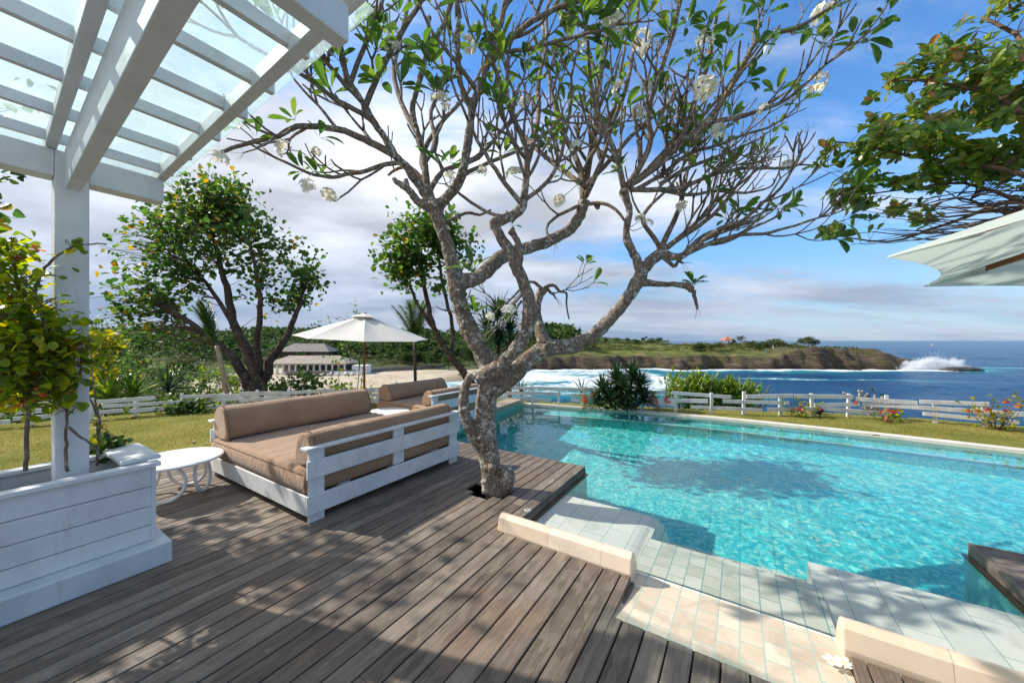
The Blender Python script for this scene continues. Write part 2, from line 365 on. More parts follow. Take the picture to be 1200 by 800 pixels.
def bark(name, cs, lich, scale=1., lf=.5):
    n = NT(name); v = n.coord('Object')
    k = n.noise(n.coord('Object', (1,1,.45)), 26*scale, 7, .7, .5); c = n.ramp(k, cs)
    l1 = n.noise(v, 13*scale, 4, .62, .8); l2 = n.noise(v, 3.*scale, 2)
    lm = n.mr(n.math('ADD', l1, n.math('MULTIPLY', l2, .35)), .72, .78, 0, lf); c = n.mix(lm, c, lich)
    dk = n.mr(n.noise(v, 8.*scale, 5, .7), .56, .66, 0, .7); c = n.mix(dk, c, tuple(x*.5 for x in cs[0][1]))
    n.base(c); n.rough(.92); n.b.inputs['Specular IOR Level'].default_value = .15; n.bump(n.math('ADD', k, n.noise(v, 70*scale, 4, .7)), .9, .012); return n.m
M['plumbark'] = bark('grey_frangipani_bark', [(.25,(.065,.048,.035)),(.5,(.21,.165,.122)),(.75,(.4,.34,.265))], (.58,.56,.5), 1.7, .8)
M['twig'] = bark('frangipani_twig_bark', [(.25,(.095,.065,.045)),(.5,(.21,.16,.115)),(.75,(.35,.285,.215))], (.5,.46,.4), 1.6, .6)
M['bark'] = bark('brown_tree_bark', [(.25,(.035,.022,.015)),(.5,(.085,.056,.038)),(.75,(.15,.105,.075))], (.25,.22,.18), .6, .3)
M['twig2'] = pm('thin_brown_twigs', (.085,.05,.03), (.16,.1,.065), 8, .9, .2)
M['plumleaf'] = leafmat('frangipani_leaves', [(0,(.03,.075,.018)),(.5,(.065,.15,.025)),(.92,(.12,.21,.03)),(1,(.16,.22,.035))], .4, .35)
M['petal'] = None
def petal():
    n = NT('frangipani_petals'); r = n.attr('rnd'); c = n.ramp(r, [(0,(.85,.6,.1)),(.14,(.86,.76,.4)),(.3,(.87,.85,.77)),(1,(.88,.86,.8))]); n.base(c); n.rough(.6)
    tr = n.N('BsdfTranslucent'); n.L(c, tr.inputs[0]); mx = n.N('MixShader'); mx.inputs[0].default_value = .3; n.L(n.b.outputs[0], mx.inputs[1]); n.L(tr.outputs[0], mx.inputs[2]); n.L(mx.outputs[0], n.out.inputs[0]); return n.m
M['petal'] = petal()
M['treeleaf'] = leafmat('hibiscus_tree_leaves', [(0,(.022,.065,.014)),(.45,(.05,.12,.022)),(.88,(.1,.17,.03)),(.965,(.16,.17,.025)),(.99,(.42,.3,.03)),(1,(.4,.2,.03))], .5, .4)
M['shrubleaf'] = leafmat('shrub_leaves', [(0,(.02,.055,.012)),(.5,(.05,.115,.02)),(.9,(.12,.19,.03)),(1,(.25,.24,.03))], .38, .42)
M['yellowleaf'] = leafmat('yellow_green_leaves', [(0,(.06,.11,.012)),(.45,(.15,.19,.015)),(.8,(.34,.31,.02)),(1,(.45,.34,.02))], .45, .45)
M['limeleaf'] = leafmat('lime_shrub_leaves', [(0,(.045,.1,.014)),(.5,(.12,.2,.02)),(1,(.25,.3,.03))], .4, .42)
M['bougleaf'] = leafmat('bougainvillea_leaves', [(0,(.06,.11,.012)),(.5,(.14,.22,.02)),(.86,(.26,.3,.025)),(1,(.42,.36,.03))], .58, .4)
M['orange'] = leafmat('orange_bracts', [(0,(.6,.17,.04)),(.6,(.68,.26,.08)),(1,(.6,.1,.06))], .45, .5)
M['redfl'] = leafmat('red_bracts', [(0,(.5,.03,.02)),(.6,(.62,.09,.03)),(1,(.62,.2,.06))], .4, .5)
M['almond'] = leafmat('sea_almond_leaves', [(0,(.05,.11,.02)),(.5,(.13,.22,.035)),(.82,(.24,.3,.045)),(.95,(.24,.19,.05)),(.985,(.3,.15,.04)),(1,(.24,.08,.03))], .42, .28, spec=.6)
M['yucca'] = leafmat('dark_strap_leaves', [(0,(.012,.038,.016)),(.5,(.026,.065,.024)),(.9,(.06,.11,.035)),(1,(.16,.14,.06))], .15, .4)
M['agave'] = leafmat('bright_strap_leaves', [(0,(.05,.12,.015)),(.5,(.12,.22,.025)),(1,(.3,.32,.05))], .35, .4)
M['palm'] = leafmat('palm_fronds', [(0,(.02,.065,.012)),(.6,(.05,.12,.02)),(1,(.13,.17,.03))], .3, .4)
M['farleaf'] = leafmat('distant_tree_foliage', [(0,(.018,.045,.014)),(.5,(.04,.085,.022)),(1,(.085,.13,.035))], .2, .6, spec=.15)
M['farleaf2'] = leafmat('distant_olive_foliage', [(0,(.03,.05,.015)),(.5,(.07,.1,.025)),(1,(.15,.16,.05))], .2, .6, spec=.15)
M['dryleaf'] = leafmat('dry_fallen_leaves', [(0,(.1,.05,.02)),(.6,(.25,.11,.04)),(1,(.4,.26,.05))], .2, .6)
M['metal'] = pm('brushed_metal', (.45,.45,.44), (.6,.6,.58), 20, .35, .05)
M['dark'] = pm('black_plastic', (.012,.012,.012), (.025,.025,.025), 10, .5, .05)
M['terracotta'] = pm('terracotta_pot', (.32,.2,.13), (.45,.3,.2), 12, .85, .2)
M['bamboo'] = pm('bamboo_stake', (.3,.2,.1), (.45,.33,.18), 6, .6, .1)
M['strap'] = pm('grey_rope', (.4,.38,.35), (.5,.48,.44), 20, .9, .1)

# ================================================================== SETTING
rng = random.Random(7)
def sm(x, a, b):
    t = (x-a)/(b-a); t = 0 if t < 0 else 1 if t > 1 else t; return t*t*(3-2*t)
# ---- pool, deck, lawn outlines in (a, b)
WZ = -.078                                             # water level
FAR = [(7.95,4.72),(8.12,4.0),(8.34,3.1),(8.52,2.2),(8.63,1.3),(8.69,.4),(8.71,-.5),(8.69,-1.4),(8.65,-2.3),(8.57,-3.3),(8.45,-4.4),(8.3,-5.6),(8.1,-7.)]
def far_a(b):
    for (a0,b0),(a1,b1) in zip(FAR, FAR[1:]):
        if b1 <= b <= b0: t = (b0-b)/(b0-b1); return a0+(a1-a0)*t
    return FAR[0][0] if b > FAR[0][1] else FAR[-1][0]
PL0, PR0 = 4.36, 4.33                                  # ends of the two platforms
LB = 1.66; RB = -1.52
# ---- pool basin: floor, walls, far bench, shelves, ramp steps
def ab_poly(mb, pts, z): mb.add([AB(a,b,z) for a,b in pts], [tuple(range(len(pts)))])
def wall_strip(mb, pts, z0, z1):
    for (p, q) in zip(pts, pts[1:]):
        mb.add([AB(*p,z0),AB(*q,z0),AB(*q,z1),AB(*p,z1)], [(0,1,2,3)])
FL = -1.28
mb = MB(); mb.boxab(2.0, 9.5, -7.4, 5.4, FL-.2, FL)
pool_floor = struct(mb.build('pool_floor', M['pool']))
mb = MB()
wall_strip(mb, [(a+.012,b) for a,b in FAR], FL, -.05)
wall_strip(mb, [(8.0,-7.0),(4.3,-7.0)], FL, 0)
struct(mb.build('pool_far_wall', M['pool']))
mb = MB()
wall_strip(mb, [(7.95,4.72),(4.4,4.34),(4.3,4.33)], FL, .0)
wall_strip(mb, [(4.3,4.4),(4.3,1.62),(2.6,1.62)], FL, -.11)
wall_strip(mb, [(2.6,-1.48),(4.27,-1.48),(4.27,-7.2)], FL, -.11)
struct(mb.build('pool_side_wall', M['poolwall']))
mb = MB()
IN = [(a-.42,b) for a,b in FAR[1:]]
for (p,q,p2,q2) in zip(FAR[1:], FAR[2:], IN, IN[1:]):
    mb.add([AB(*p,-.5),AB(*q,-.5),AB(*q2,-.5),AB(*p2,-.5)], [(0,1,2,3)])
wall_strip(mb, IN, FL, -.5); wall_strip(mb, [IN[0], FAR[1]], FL, -.5)
struct(mb.build('pool_bench_step', M['pool']))
mb = MB()
IN2 = [(a-.05,b) for a,b in IN]
for (p,q,p2,q2) in zip(IN, IN[1:], IN2, IN2[1:]):
    mb.add([AB(*p,-.49),AB(*q,-.49),AB(*q2,-.49),AB(*p2,-.49),AB(*q2,-.55),AB(*p2,-.55)], [(0,1,2,3),(3,2,4,5)])
struct(mb.build('pool_bench_edge', pm('pale_step_nosing', (.42,.66,.6), (.55,.75,.66), 20, .4, .05)))
mb = MB()
def rampz(a): return -.012-(a-2.08)*.108
for (x0, x1) in ((2.08, 2.28), (2.28, 2.48), (2.48, 2.675)):
    mb.add([AB(x0,.66,rampz(x0)),AB(x0,-.47,rampz(x0)),AB(x1,-.47,rampz(x1)),AB(x1,.66,rampz(x1))], [(3,2,1,0)])
def to_grid(o):
    me = o.data; Ri = Matrix.Rotation(-GRID, 4, 'Z'); me.transform(Ri); o.rotation_euler = (0,0,GRID); return o
o = mb.build('pool_ramp', M['ramp']); struct(o); to_grid(o)
mb = MB()
for (x0, x1) in ((2.675, 2.96), (2.96, 3.25)):
    mb.add([AB(x0,.66,rampz(x0)),AB(x0,-.47,rampz(x0)),AB(x1,-.47,rampz(x1)),AB(x1,.66,rampz(x1))], [(3,2,1,0)])
mb.add([AB(3.25,.66,rampz(3.25)),AB(3.25,-.47,rampz(3.25)),AB(3.25,-.47,-.52),AB(3.25,.66,-.52)], [(0,1,2,3)])
mb.add([AB(3.25,.66,-.52),AB(3.25,-.47,-.52),AB(3.66,-.47,-.56),AB(3.66,.66,-.56)], [(3,2,1,0)])
mb.add([AB(3.66,.66,-.56),AB(3.66,-.47,-.56),AB(3.66,-.47,FL),AB(3.66,.66,FL)], [(0,1,2,3)])
o = mb.build('pool_step', M['wetramp']); struct(o)
# give the ramp mesh the deck's axes so its tiles follow the deck
def to_grid(o):
    me = o.data; Ri = Matrix.Rotation(-GRID, 4, 'Z'); me.transform(Ri); o.rotation_euler = (0,0,GRID); return o
to_grid(o)
# shelves: left one rolls over its free edge, right one is square
def shelf(name, prof, a0, a1, bk=None):
    mb = MB(); n = len(prof)
    mb.add([AB(a0,b,z) for b,z in prof]+[AB(a1,b,z) for b,z in prof], [(i,i+1,n+i+1,n+i) for i in range(n-1)])
    o = mb.build(name, M['shelf']); return to_grid(struct(o))
SZ = -.135
prof = [(1.64,SZ),(.8,SZ)]
for k in range(1,9):
    t = k/8*math.pi/2; prof.append((.8-.2*math.sin(t), SZ-.2*(1-math.cos(t))))
prof += [(.575,SZ-.34),(.54,SZ-.5),(.5,FL)]
o = shelf('pool_shelf', prof, 2.6, 3.66)
mb = MB(); n = len(prof)
mb.add([AB(3.66,b,z) for b,z in prof]+[AB(3.66,1.64,FL)], [tuple(range(n+1))]); to_grid(struct(mb.build('pool_shelf_face', M['shelf'])))
mb = MB(); mb.boxab(2.6, 3.56, -1.5, -.44, FL, SZ); to_grid(struct(mb.build('pool_shelf', M['shelf'])))
# water
# (a real rippled sheet: it bends the view of the floor and gathers the sunlight on it)
mb = MB(); ws = .042; wc = {}
def in_water(a, b):
    if a > far_a(b)+.05 or a < 2.56 or b < -7: return False
    if b > 4.37+(a-4.3)*.11 or (b > 1.68 and a < 4.24) or (b < -1.54 and a < 4.21): return False
    return True
def wvid(i, j):
    if (i,j) not in wc:
        p = AB(i*ws, j*ws); x, y = p.x, p.y
        h = .0036*noise.noise((x*2.7,y*2.7,0))+.0023*noise.noise((x*6.6+3,y*6.6,1))+.0010*noise.noise((x*13,y*13,4)); h *= (.75+.7*noise.noise((x*.45,y*.45,8)))*(.16+.84*sm(i*ws, 3.45, 4.4))
        wc[(i,j)] = len(mb.v); mb.v.append((x,y,WZ+h)); mb.r.append(0)
    return wc[(i,j)]
for i in range(60, 210):
    for j in range(-168, 118):
        if in_water((i+.5)*ws, (j+.5)*ws): mb.f.append((wvid(i,j),wvid(i+1,j),wvid(i+1,j+1),wvid(i,j+1)))
o = struct(mb.build('pool_water', M['water'], smooth=True)); o.cycles.is_caustics_caster = True
for q in bpy.data.objects:
    if q.name.startswith('pool_') and q is not o: q.cycles.is_caustics_receiver = True
# far coping and raised stone wall at its left end
mb = MB(); OUT = [(a+.16,b) for a,b in FAR]
for (p,q,p2,q2) in zip(FAR, FAR[1:], OUT, OUT[1:]):
    mb.add([AB(*p,-.028),AB(*q,-.028),AB(*q2,-.022),AB(*p2,-.022),AB(*p,-.085),AB(*q,-.085),AB(*q2,-.2),AB(*p2,-.2)], [(0,3,2,1),(0,1,5,4),(3,7,6,2)])
o = mb.build('pool_kerb', M['coping']); struct(o); to_grid(o)
mb = MB()
mb.hexa([AB(6.4,4.58,-.3),AB(8.0,4.74,-.3),AB(7.96,5.12,-.3),AB(6.36,4.96,-.3),AB(6.4,4.58,.09),AB(8.0,4.74,.09),AB(7.96,5.12,.09),AB(6.36,4.96,.09)])
o = mb.build('stone_wall', M['wallstone'], bevel=.008); tag(o, 'low stacked stone wall at the far left corner of the pool', 'wall')
# kerbs either side of the ramp
def kerb(b0, b1, label):
    mb = MB()
    pr = [(2.492,-.16),(2.492,.005),(2.515,.095),(2.55,.125),(2.585,.118),(2.66,.0),(2.69,-.1),(2.70,-.3),(2.492,-.3)]
    n = len(pr)
    mb.add([AB(a,b0,z) for a,z in pr]+[AB(a,b1,z) for a,z in pr], [(i,(i+1)%n,n+(i+1)%n,n+i) for i in range(n)]+[tuple(range(n-1,-1,-1)), tuple(range(n,2*n))])
    o = mb.build('stone_kerb', M['curb'], bevel=.012, seg=3); struct(o); to_grid(o); o['label'] = label; o['category'] = 'kerb'
kerb(.625, 1.735, 'cream stone kerb between the deck and the left shelf'); kerb(-3.4, -.45, 'cream stone kerb beside the right shelf at the bottom corner')

# ---- deck of long boards
PITCH, GAP = .1216, .009
def deck(name, pieces, a_joint=True):
    """pieces: (b_lo, b_hi, a_lo, a_hi, list of holes)"""
    mb = MB()
    for (b0, b1, a0, a1, holes) in pieces:
        k0 = math.floor((b0-LB)/PITCH)-1
        k = k0
        while True:
            lo = k*PITCH+LB; lo = lo-0; k += 1
            if lo+PITCH < b0+.01: continue
            if lo > b1-.01: break
            l, h = max(lo+GAP/2, b0), min(lo+PITCH-GAP/2, b1)
            if h-l < .02: continue
            segs = [(a0, a1)]
            for (ha, hb, hr) in holes:
                db = max(0, abs((l+h)/2-hb)-.02)
                if db < hr:
                    dx = math.sqrt(hr*hr-db*db); ns = []
                    for (x0, x1) in segs:
                        if x0 < ha-dx < x1 or x0 < ha+dx < x1: ns += [(x0, ha-dx), (ha+dx, x1)]
                        else: ns.append((x0,x1))
                    segs = [t for t in ns if t[1]-t[0] > .02]
            for (x0, x1) in segs:
                x = x0
                cut = x0+rng.uniform(1.2, 6.)
                while x < x1-.01:
                    e = min(cut, x1) if x1-min(cut,x1) > .25 else x1
                    mb.cur = rng.random(); dz = rng.uniform(-.0018, .0018)
                    mb.boxab(x+.0008, e-.0008, l, h, -.028, dz)
                    x = e; cut = e+rng.uniform(3., 5.)
    o = mb.build(name, M['deck'], bevel=.003, seg=1); to_grid(struct(o)); return o
TREE_AB = (3.1, 2.27)
deck('deck', [(LB, 6.4, -3.2, PL0, [(TREE_AB[0], TREE_AB[1], .19)]), (.625, LB, -3.2, 2.488, []), (-.47, .625, -3.2, 2.075, []), (-4.2, -.47, -3.2, 2.46, [])])
def cutdeck(): pass
# far right platform, its boards run the other way
mb = MB()
k = 0
while True:
    a1 = PR0-.03-k*PITCH; k += 1
    if a1 < 2.75: break
    mb.cur = rng.random(); mb.boxab(a1-PITCH+GAP, a1, -6.8, RB-.03, -.028, rng.uniform(-.001,.001))
mb.cur = .4; mb.boxab(PR0-.028, PR0, -6.8, RB, -.032, .003); mb.cur = .6; mb.boxab(2.72, PR0-.03, RB-.028, RB, -.032, .003)
to_grid(struct(mb.build('right_deck', M['deck'], bevel=.003, seg=1)))
# fascia boards and ledges of the platforms
mb = MB(); mb.cur = .35
mb.boxab(2.7, PL0, LB-.002, LB+.026, -.115, -.03); mb.boxab(PL0-.03, PL0-.002, LB+.028, 4.34, -.115, -.03)
mb.boxab(2.105, 2.485, .6, .623, -.12, -.03); mb.boxab(2.052, 2.076, -.44, .62, -.12, -.03)
mb.cur = .55
mb.boxab(2.72, PR0-.004, RB-.026, RB-.002, -.12, -.034); mb.boxab(PR0-.028, PR0-.004, -6.8, RB-.028, -.12, -.034)
mb.cur = .2; mb.boxab(2.435, 2.458, -.497, -.472, -.2, -.03); mb.boxab(2.08,2.458,-.495,-.475,-.2,-.03)
to_grid(struct(mb.build('deck_fascia', M['deck'], bevel=.003, seg=1)))
mb = MB()
mb.boxab(2.7, PL0+.005, LB-.04, LB+.1, -.145, -.118); mb.boxab(PL0-.1, PL0+.015, LB, 4.3, -.146, -.119)
mb.boxab(2.7, PR0+.012, RB-.1, RB+.03, -.147, -.122); mb.boxab(PR0-.1, PR0+.014, -6.8, RB-.1, -.148, -.123)
struct(mb.build('deck_ledge', pm('rust_stained_ledge', (.2,.13,.07), (.36,.27,.17), 9, .8, .3)))
# dark earth under the boards
mb = MB(); mb.boxab(-3.4, 2.5, -4.4, 1.6, -.6, -.4); mb.boxab(-3.4, 4.25, 1.72, 6.4, -.61, -.41); mb.boxab(2.6,4.2,-7,-1.6,-.62,-.42)
struct(mb.build('deck_ground', M['soil']))

# ---- lawn (a sheet with the deck and pool left out)
def poolside(a, b):
    if a < 4.4 and b < 6.3 and a > -9: 
        if b < 5.66 or a > 3.9: return True
    if b < 4.9 and a < far_a(b)+.1 and b > -7.2: return True
    return False
FENCE_R = [(-.9,9.55),(1.39,8.98),(4.38,8.0),(7.36,7.62),(8.71,6.93),(9.6,6.5),(13.5,4.4),(20,.5)]   # world XY
FENCE_L = [(-16,3.6),(-11.2,6.0),(-9.6,6.72),(-7.8,7.78),(-6.0,8.55),(-3.3,9.1),(-.9,9.55)]
LINE = FENCE_L+FENCE_R[1:]
def fence_y(x):
    for (x0,y0),(x1,y1) in zip(LINE, LINE[1:]):
        if x0 <= x <= x1: return y0+(y1-y0)*(x-x0)/(x1-x0)
    return LINE[0][1]-(LINE[0][0]-x)*.6 if x < LINE[0][0] else LINE[-1][1]-(x-LINE[-1][0])*.6
def lawn_z(x, y):
    return -.02+.035*noise.noise((x*.35, y*.35, 2.))+.016*noise.noise((x*1.1,y*1.1,5.))-.02*max(0,min(1,(x-6)/3))
mb = MB(); st = .12; cells = {}
def vid(i,j):
    if (i,j) not in cells:
        p = AB(i*st, j*st); z = lawn_z(p.x, p.y)
        a, b = i*st, j*st
        if far_a(b)-.3 < a < far_a(b)+.5 and b < 5: z = -.034
        if b < 6 and a < 4.6: z = -.04
        cells[(i,j)] = len(mb.v); mb.v.append((p.x,p.y,z)); mb.r.append(0)
    return cells[(i,j)]
for i in range(-60, 150):
    for j in range(-75, 110):
        a, b = (i+.5)*st, (j+.5)*st
        if poolside(a, b): continue
        p = AB(a, b)
        if p.y > fence_y(p.x)+.45 or p.y < -4: continue
        mb.f.append((vid(i,j),vid(i+1,j),vid(i+1,j+1),vid(i,j+1)))
o = struct(mb.build('lawn', M['lawn'], smooth=True))
# grass blades
g = MB(); grng = random.Random(3)
def gblade(p, hgt):
    a = grng.uniform(0, 6.28); x = Vector((math.cos(a), math.sin(a), 0)); l = Vector((grng.uniform(-1,1), grng.uniform(-1,1), 0))*hgt*.6
    g.cur = grng.random(); g.add([p-x*.0035, p+x*.0035, p+l+Vector((0,0,hgt))], [(0,1,2)])
n = 0
while n < 60000:
    Y = grng.uniform(3.2, 9.8)*grng.uniform(.7,1); X = grng.uniform(-11.5, 10)
    if abs(X/Y) > 1.6: continue
    a, b = X*su+Y*cu, -X*cu+Y*su
    if poolside(a-.1, b+.05) or poolside(a-.16,b) or Y > fence_y(X)+.3: continue
    k = noise.noise((X*1.5,Y*1.5,0))
    if k < -.25 and grng.random() < .6: continue
    gblade(Vector((X,Y,lawn_z(X,Y)-.003)), grng.uniform(.012,.034)); n += 1
tag(g.build('grass', M['grass']), 'short dry grass of the garden lawn', 'grass', kind='stuff')

# ================================================================== LAND, SEA, FAR SHORE
SEA = -10.
COAST = [(60,-40),(30,-8),(14,5.4),(10.5,8.2),(8.2,9.3),(4.8,9.9),(1.6,10.9),(-2,13),(-7,22),(-12,40),(-17,66),(-18,88),(-15,108),(-12,122),(-6,134),(2,141),(14,146),(28,145),(40,142),(50,147),(58,147),(66,141),(75,143),(88,144),(100,142),(112,143),(125,141),(138,146),(150,147),(160,148),(172,150),(180,154),(168,164),(140,178),(118,196),(95,214),(70,228),(40,262),(10,340),(-60,560),(-300,1000),(-2500,1500),(-2500,-500),(60,-500)]
def sdist(x, y):
    ins = False; best = 1e9; n = len(COAST)
    for i in range(n):
        x0,y0 = COAST[i]; x1,y1 = COAST[(i+1)%n]
        if (y0 > y) != (y1 > y) and x < (x1-x0)*(y-y0)/(y1-y0)+x0: ins = not ins
        dx, dy = x1-x0, y1-y0; t = ((x-x0)*dx+(y-y0)*dy)/(dx*dx+dy*dy); t = 0 if t < 0 else 1 if t > 1 else t
        ex, ey = x0+t*dx-x, y0+t*dy-y; d = ex*ex+ey*ey
        if d < best: best = d
    d = math.sqrt(best); return d if ins else -d
def lerp(a,b,t): return a+(b-a)*t
def headw(x, y): return sm(x, -14, 8)*sm(y, 118, 138)
def land_z(x, y, d=None):
    if d is None: d = sdist(x, y)
    fy = fence_y(x); out = y-fy
    if out < .3 and y < 12: return -3.5
    # target heights
    valley = -8.9+.35*noise.noise((x*.05,y*.05,1))
    if x < -20: valley += 6.*sm(-x, 60, 150)*sm(y, 10, 40)*(1-sm(y,80,130)*.6)
    hill = 9*sm(y, 150, 420)+11*sm(y, 420, 900)
    hill *= .6+.4*noise.noise((x*.006,y*.006,3))+.3*sm(-x, 20, 200)
    base = valley+(hill+3)*sm(y, 128, 175)
    hw = headw(x,y)
    top = -4.9+5.*sm(y, 147, 205)*(1-.6*sm(x,95,150))+2.9*sm(x,104,122)*(1-sm(x,150,172))+1.1*noise.noise((x*.06,y*.09,9))+.8*noise.noise((x*.22,y*.3,9))+.4*noise.noise((x*.7,y*.7,2))
    top -= .8*sm(x, 150, 175)
    tgt = lerp(base, top, hw)
    gard = -.1-out*.62 if out > 0 else -.1
    near = 1-sm(out, 3, 22)
    tgt = max(tgt, gard)
    # coast profile: beach on the bay, ledges of rock elsewhere
    bw = sm(y, 58, 80)*(1-sm(y, 122, 133))*(1-sm(x,-8,0))
    rock = 1.5*(d+3.6*noise.noise((x*.09,y*.09,4))+2.*noise.noise((x*.27,y*.27,7))+.9*noise.noise((x*.7,y*.7,3)))
    if hw > .3:
        st_ = 1.15; lev = max(0, rock); fl = math.floor(lev/st_)*st_; rock = lerp(rock, fl+st_*sm(lev-fl, .62*st_, st_), .93) if rock > 0 else rock
    beach = .05*d+.02*noise.noise((x*.2,y*.2,0))
    lim = lerp(rock, beach, bw)
    if bw > .3 and d > 26: lim += (d-26)*.25
    z = min(tgt, SEA+lim) if y > 12 or d < 3 else min(tgt, SEA+4*(d+3)) if d < 0 else tgt
    return max(z, SEA-3)
def polar(radii, angs, zf, cols=None):
    vs = []; fs = []; C = []
    for r in radii:
        for t in angs:
            x, y = r*math.sin(t), r*math.cos(t); z, c = zf(x, y); vs.append((x,y,z)); C.append(c)
    n = len(angs)
    for i in range(len(radii)-1):
        for j in range(n-1): fs.append((i*n+j+1, i*n+j, (i+1)*n+j, (i+1)*n+j+1))
    return vs, fs, C
def geom(a, b, n): return [a*(b/a)**(i/(n-1)) for i in range(n)]
radii = geom(5.5, 60, 60)+geom(62, 126, 34)+geom(127.5, 205, 95)+geom(208, 1500, 50)
angs = [R(-72+ i*(130/330.)) for i in range(331)]
def zland(x, y):
    d = sdist(x, y); z = land_z(x, y, d)
    hw = headw(x,y); bw = sm(y,50,75)*(1-sm(y,126,136))*(1-sm(x,-9,-3))
    return z, (max(-1,min(1,d/30.)), hw, bw)
vs, fs, C = polar(radii, angs, zland)
# keep only faces that rise out of the water or lie near it
fs = [f for f in fs if max(vs[i][2] for i in f) > SEA-1.2]
mb = MB(); mb.v = vs; mb.f = fs; mb.r = [c[0] for c in C]
def terrain_mat():
    n = NT('coast_ground'); v = n.coord('Object')
    hw = n.attr('hw'); bw = n.attr('bw')
    geo = n.N('NewGeometry'); sp = n.N('SeparateXYZ'); n.L(geo.outputs['Normal'], sp.inputs[0]); ps = n.N('SeparateXYZ'); n.L(geo.outputs['Position'], ps.inputs[0])
    flat = n.mr(n.math('ADD', sp.outputs[2], n.math('MULTIPLY', n.math('SUBTRACT', n.noise(v,.3,4),.5),.5)), .72, .93)
    rk = n.ramp(n.noise(n.coord('Object',(.35,.35,3.2)), .6, 9, .75), [(.28,(.022,.016,.012)),(.46,(.085,.062,.043)),(.58,(.165,.122,.082)),(.75,(.34,.265,.18))])
    rk = n.mix(n.mr(n.noise(v,.16,5,.7), .52, .62, 0, .6), rk, (.1,.105,.03))
    wet = n.mr(ps.outputs[2], SEA+.5, SEA+2.2, .3, 1.); wetc = n.mix(1., rk, n.mix(wet, (.3,.26,.24), (1,1,1)), 'MULTIPLY')
    gr = n.ramp(n.noise(v, .11, 7, .65), [(.3,(.045,.075,.016)),(.48,(.12,.14,.03)),(.62,(.2,.17,.06)),(.75,(.24,.18,.1))])
    hi = n.mr(n.math('ADD', ps.outputs[2], n.math('MULTIPLY', n.noise(v,.06,3), 2.)), -4.6, -3.4); hi = n.math('MULTIPLY', hi, n.mr(ps.outputs[0], 104., 120., 1., .12))
    head = n.mix(n.math('MULTIPLY', flat, hi), wetc, gr)
    earth = n.ramp(n.noise(v, .5, 6, .65), [(.3,(.03,.05,.014)),(.55,(.07,.09,.025)),(.75,(.13,.1,.055))])
    sand = n.ramp(n.noise(v, .12, 5), [(.3,(.46,.38,.27)),(.7,(.6,.51,.38))])
    wl = n.mr(ps.outputs[2], SEA+.05, SEA+.5, 0, 1); sand = n.mix(wl, (.26,.2,.14), sand)
    low = n.mr(ps.outputs[2], SEA+1.9, SEA+1.5)
    c = n.mix(n.math('MULTIPLY', bw, low), earth, sand)
    c = n.mix(hw, c, head); n.base(c); n.rough(.9); n.b.inputs['Specular IOR Level'].default_value = .2
    n.bump(n.math('ADD', n.noise(n.coord('Object',(1,1,2.5)), 1.1, 8, .7), n.math('MULTIPLY', n.noise(n.coord('Object',(.12,.12,2.6)), 1., 6, .7), 1.6)), 1., .7); return n.m
o = struct(mb.build('terrain', terrain_mat(), smooth=True))
for k, nm in ((1,'hw'),(2,'bw')):
    a = o.data.attributes.new(nm, 'FLOAT', 'POINT'); a.data.foreach_set('value', [c[k] for c in C])
# ---- far hills along the horizon
def ridge(name, pts, depth, m):
    mb = MB(); rows = 9; n = len(pts)
    for i in range(rows):
        t = i/(rows-1)
        for (x, y, h) in pts:
            k = math.sin(math.pi*t)**.8
            yy = y+depth*(t-.5)
            mb.v.append((x*(1+depth*(t-.5)/y), yy, SEA-2+(h+8)*k*(1+.25*noise.noise((x*.004,yy*.004,h*.01))))); mb.r.append(0)
    for i in range(rows-1):
        for j in range(n-1): mb.f.append((i*n+j,i*n+j+1,(i+1)*n+j+1,(i+1)*n+j))
    return struct(mb.build(name, m, smooth=True))
hm = pm('wooded_far_hill', (.03,.05,.02), (.07,.09,.035), .02, .95, 0, spec=.05)
pts = []
for i in range(90):
    px = 250+i*6.0; Y = 2600
    e = 399-(9.5*sm(px,250,330)*(1-sm(px,560,770))+3.5*noise.noise((px*.02,0,0))*(1-sm(px,690,770))+ 1.5*noise.noise((px*.07,3,0))*(1-sm(px,700,780))+3.2*math.exp(-((px-668)/40.)**2))
    pts.append(((px-600)/F*Y, Y, max(0, 1.6+(399-e)*Y/F-SEA-3)))
ridge('far_hills', pts, 900, hm)

# ---- sea with swell, foam where it breaks
BREAK = (34, 96)
def foam_f(x, y):
    d = -sdist(x, y)
    if d < -4: return 0.
    hl = sm(x, -5, 12)*sm(y, 95, 120)                      # along the headland
    f = math.exp(-max(0,d)/ (7.+2.5*noise.noise((x*.05,y*.05,0))))*hl*1.45
    # churned cove between the garden and the headland
    cove = sm(y, 62, 84)*(1-sm(x, 44, 62))*(1-sm(y,142,150))*.66
    f = max(f, cove*(.95+.45*noise.noise((x*.06,y*.06,1))))
    f = max(f, 1.1*math.exp(-((x-160)/26.)**2-((y-143)/8.)**2))
    f = max(f, .62*math.exp(-((x-172)/20.)**2-((y-140)/5.)**2), .5*math.exp(-((x-205)/22.)**2-((y-150)/4.)**2))
    f = max(f, .55*math.exp(-((d-3)/4.)**2)*sm(-x, 5, 12))
    f = max(f, .5*math.exp(-((y-118+.12*x)/4.)**2)*sm(x,40,70)*(1-sm(x,95,150)))
    return max(0, min(1, f))
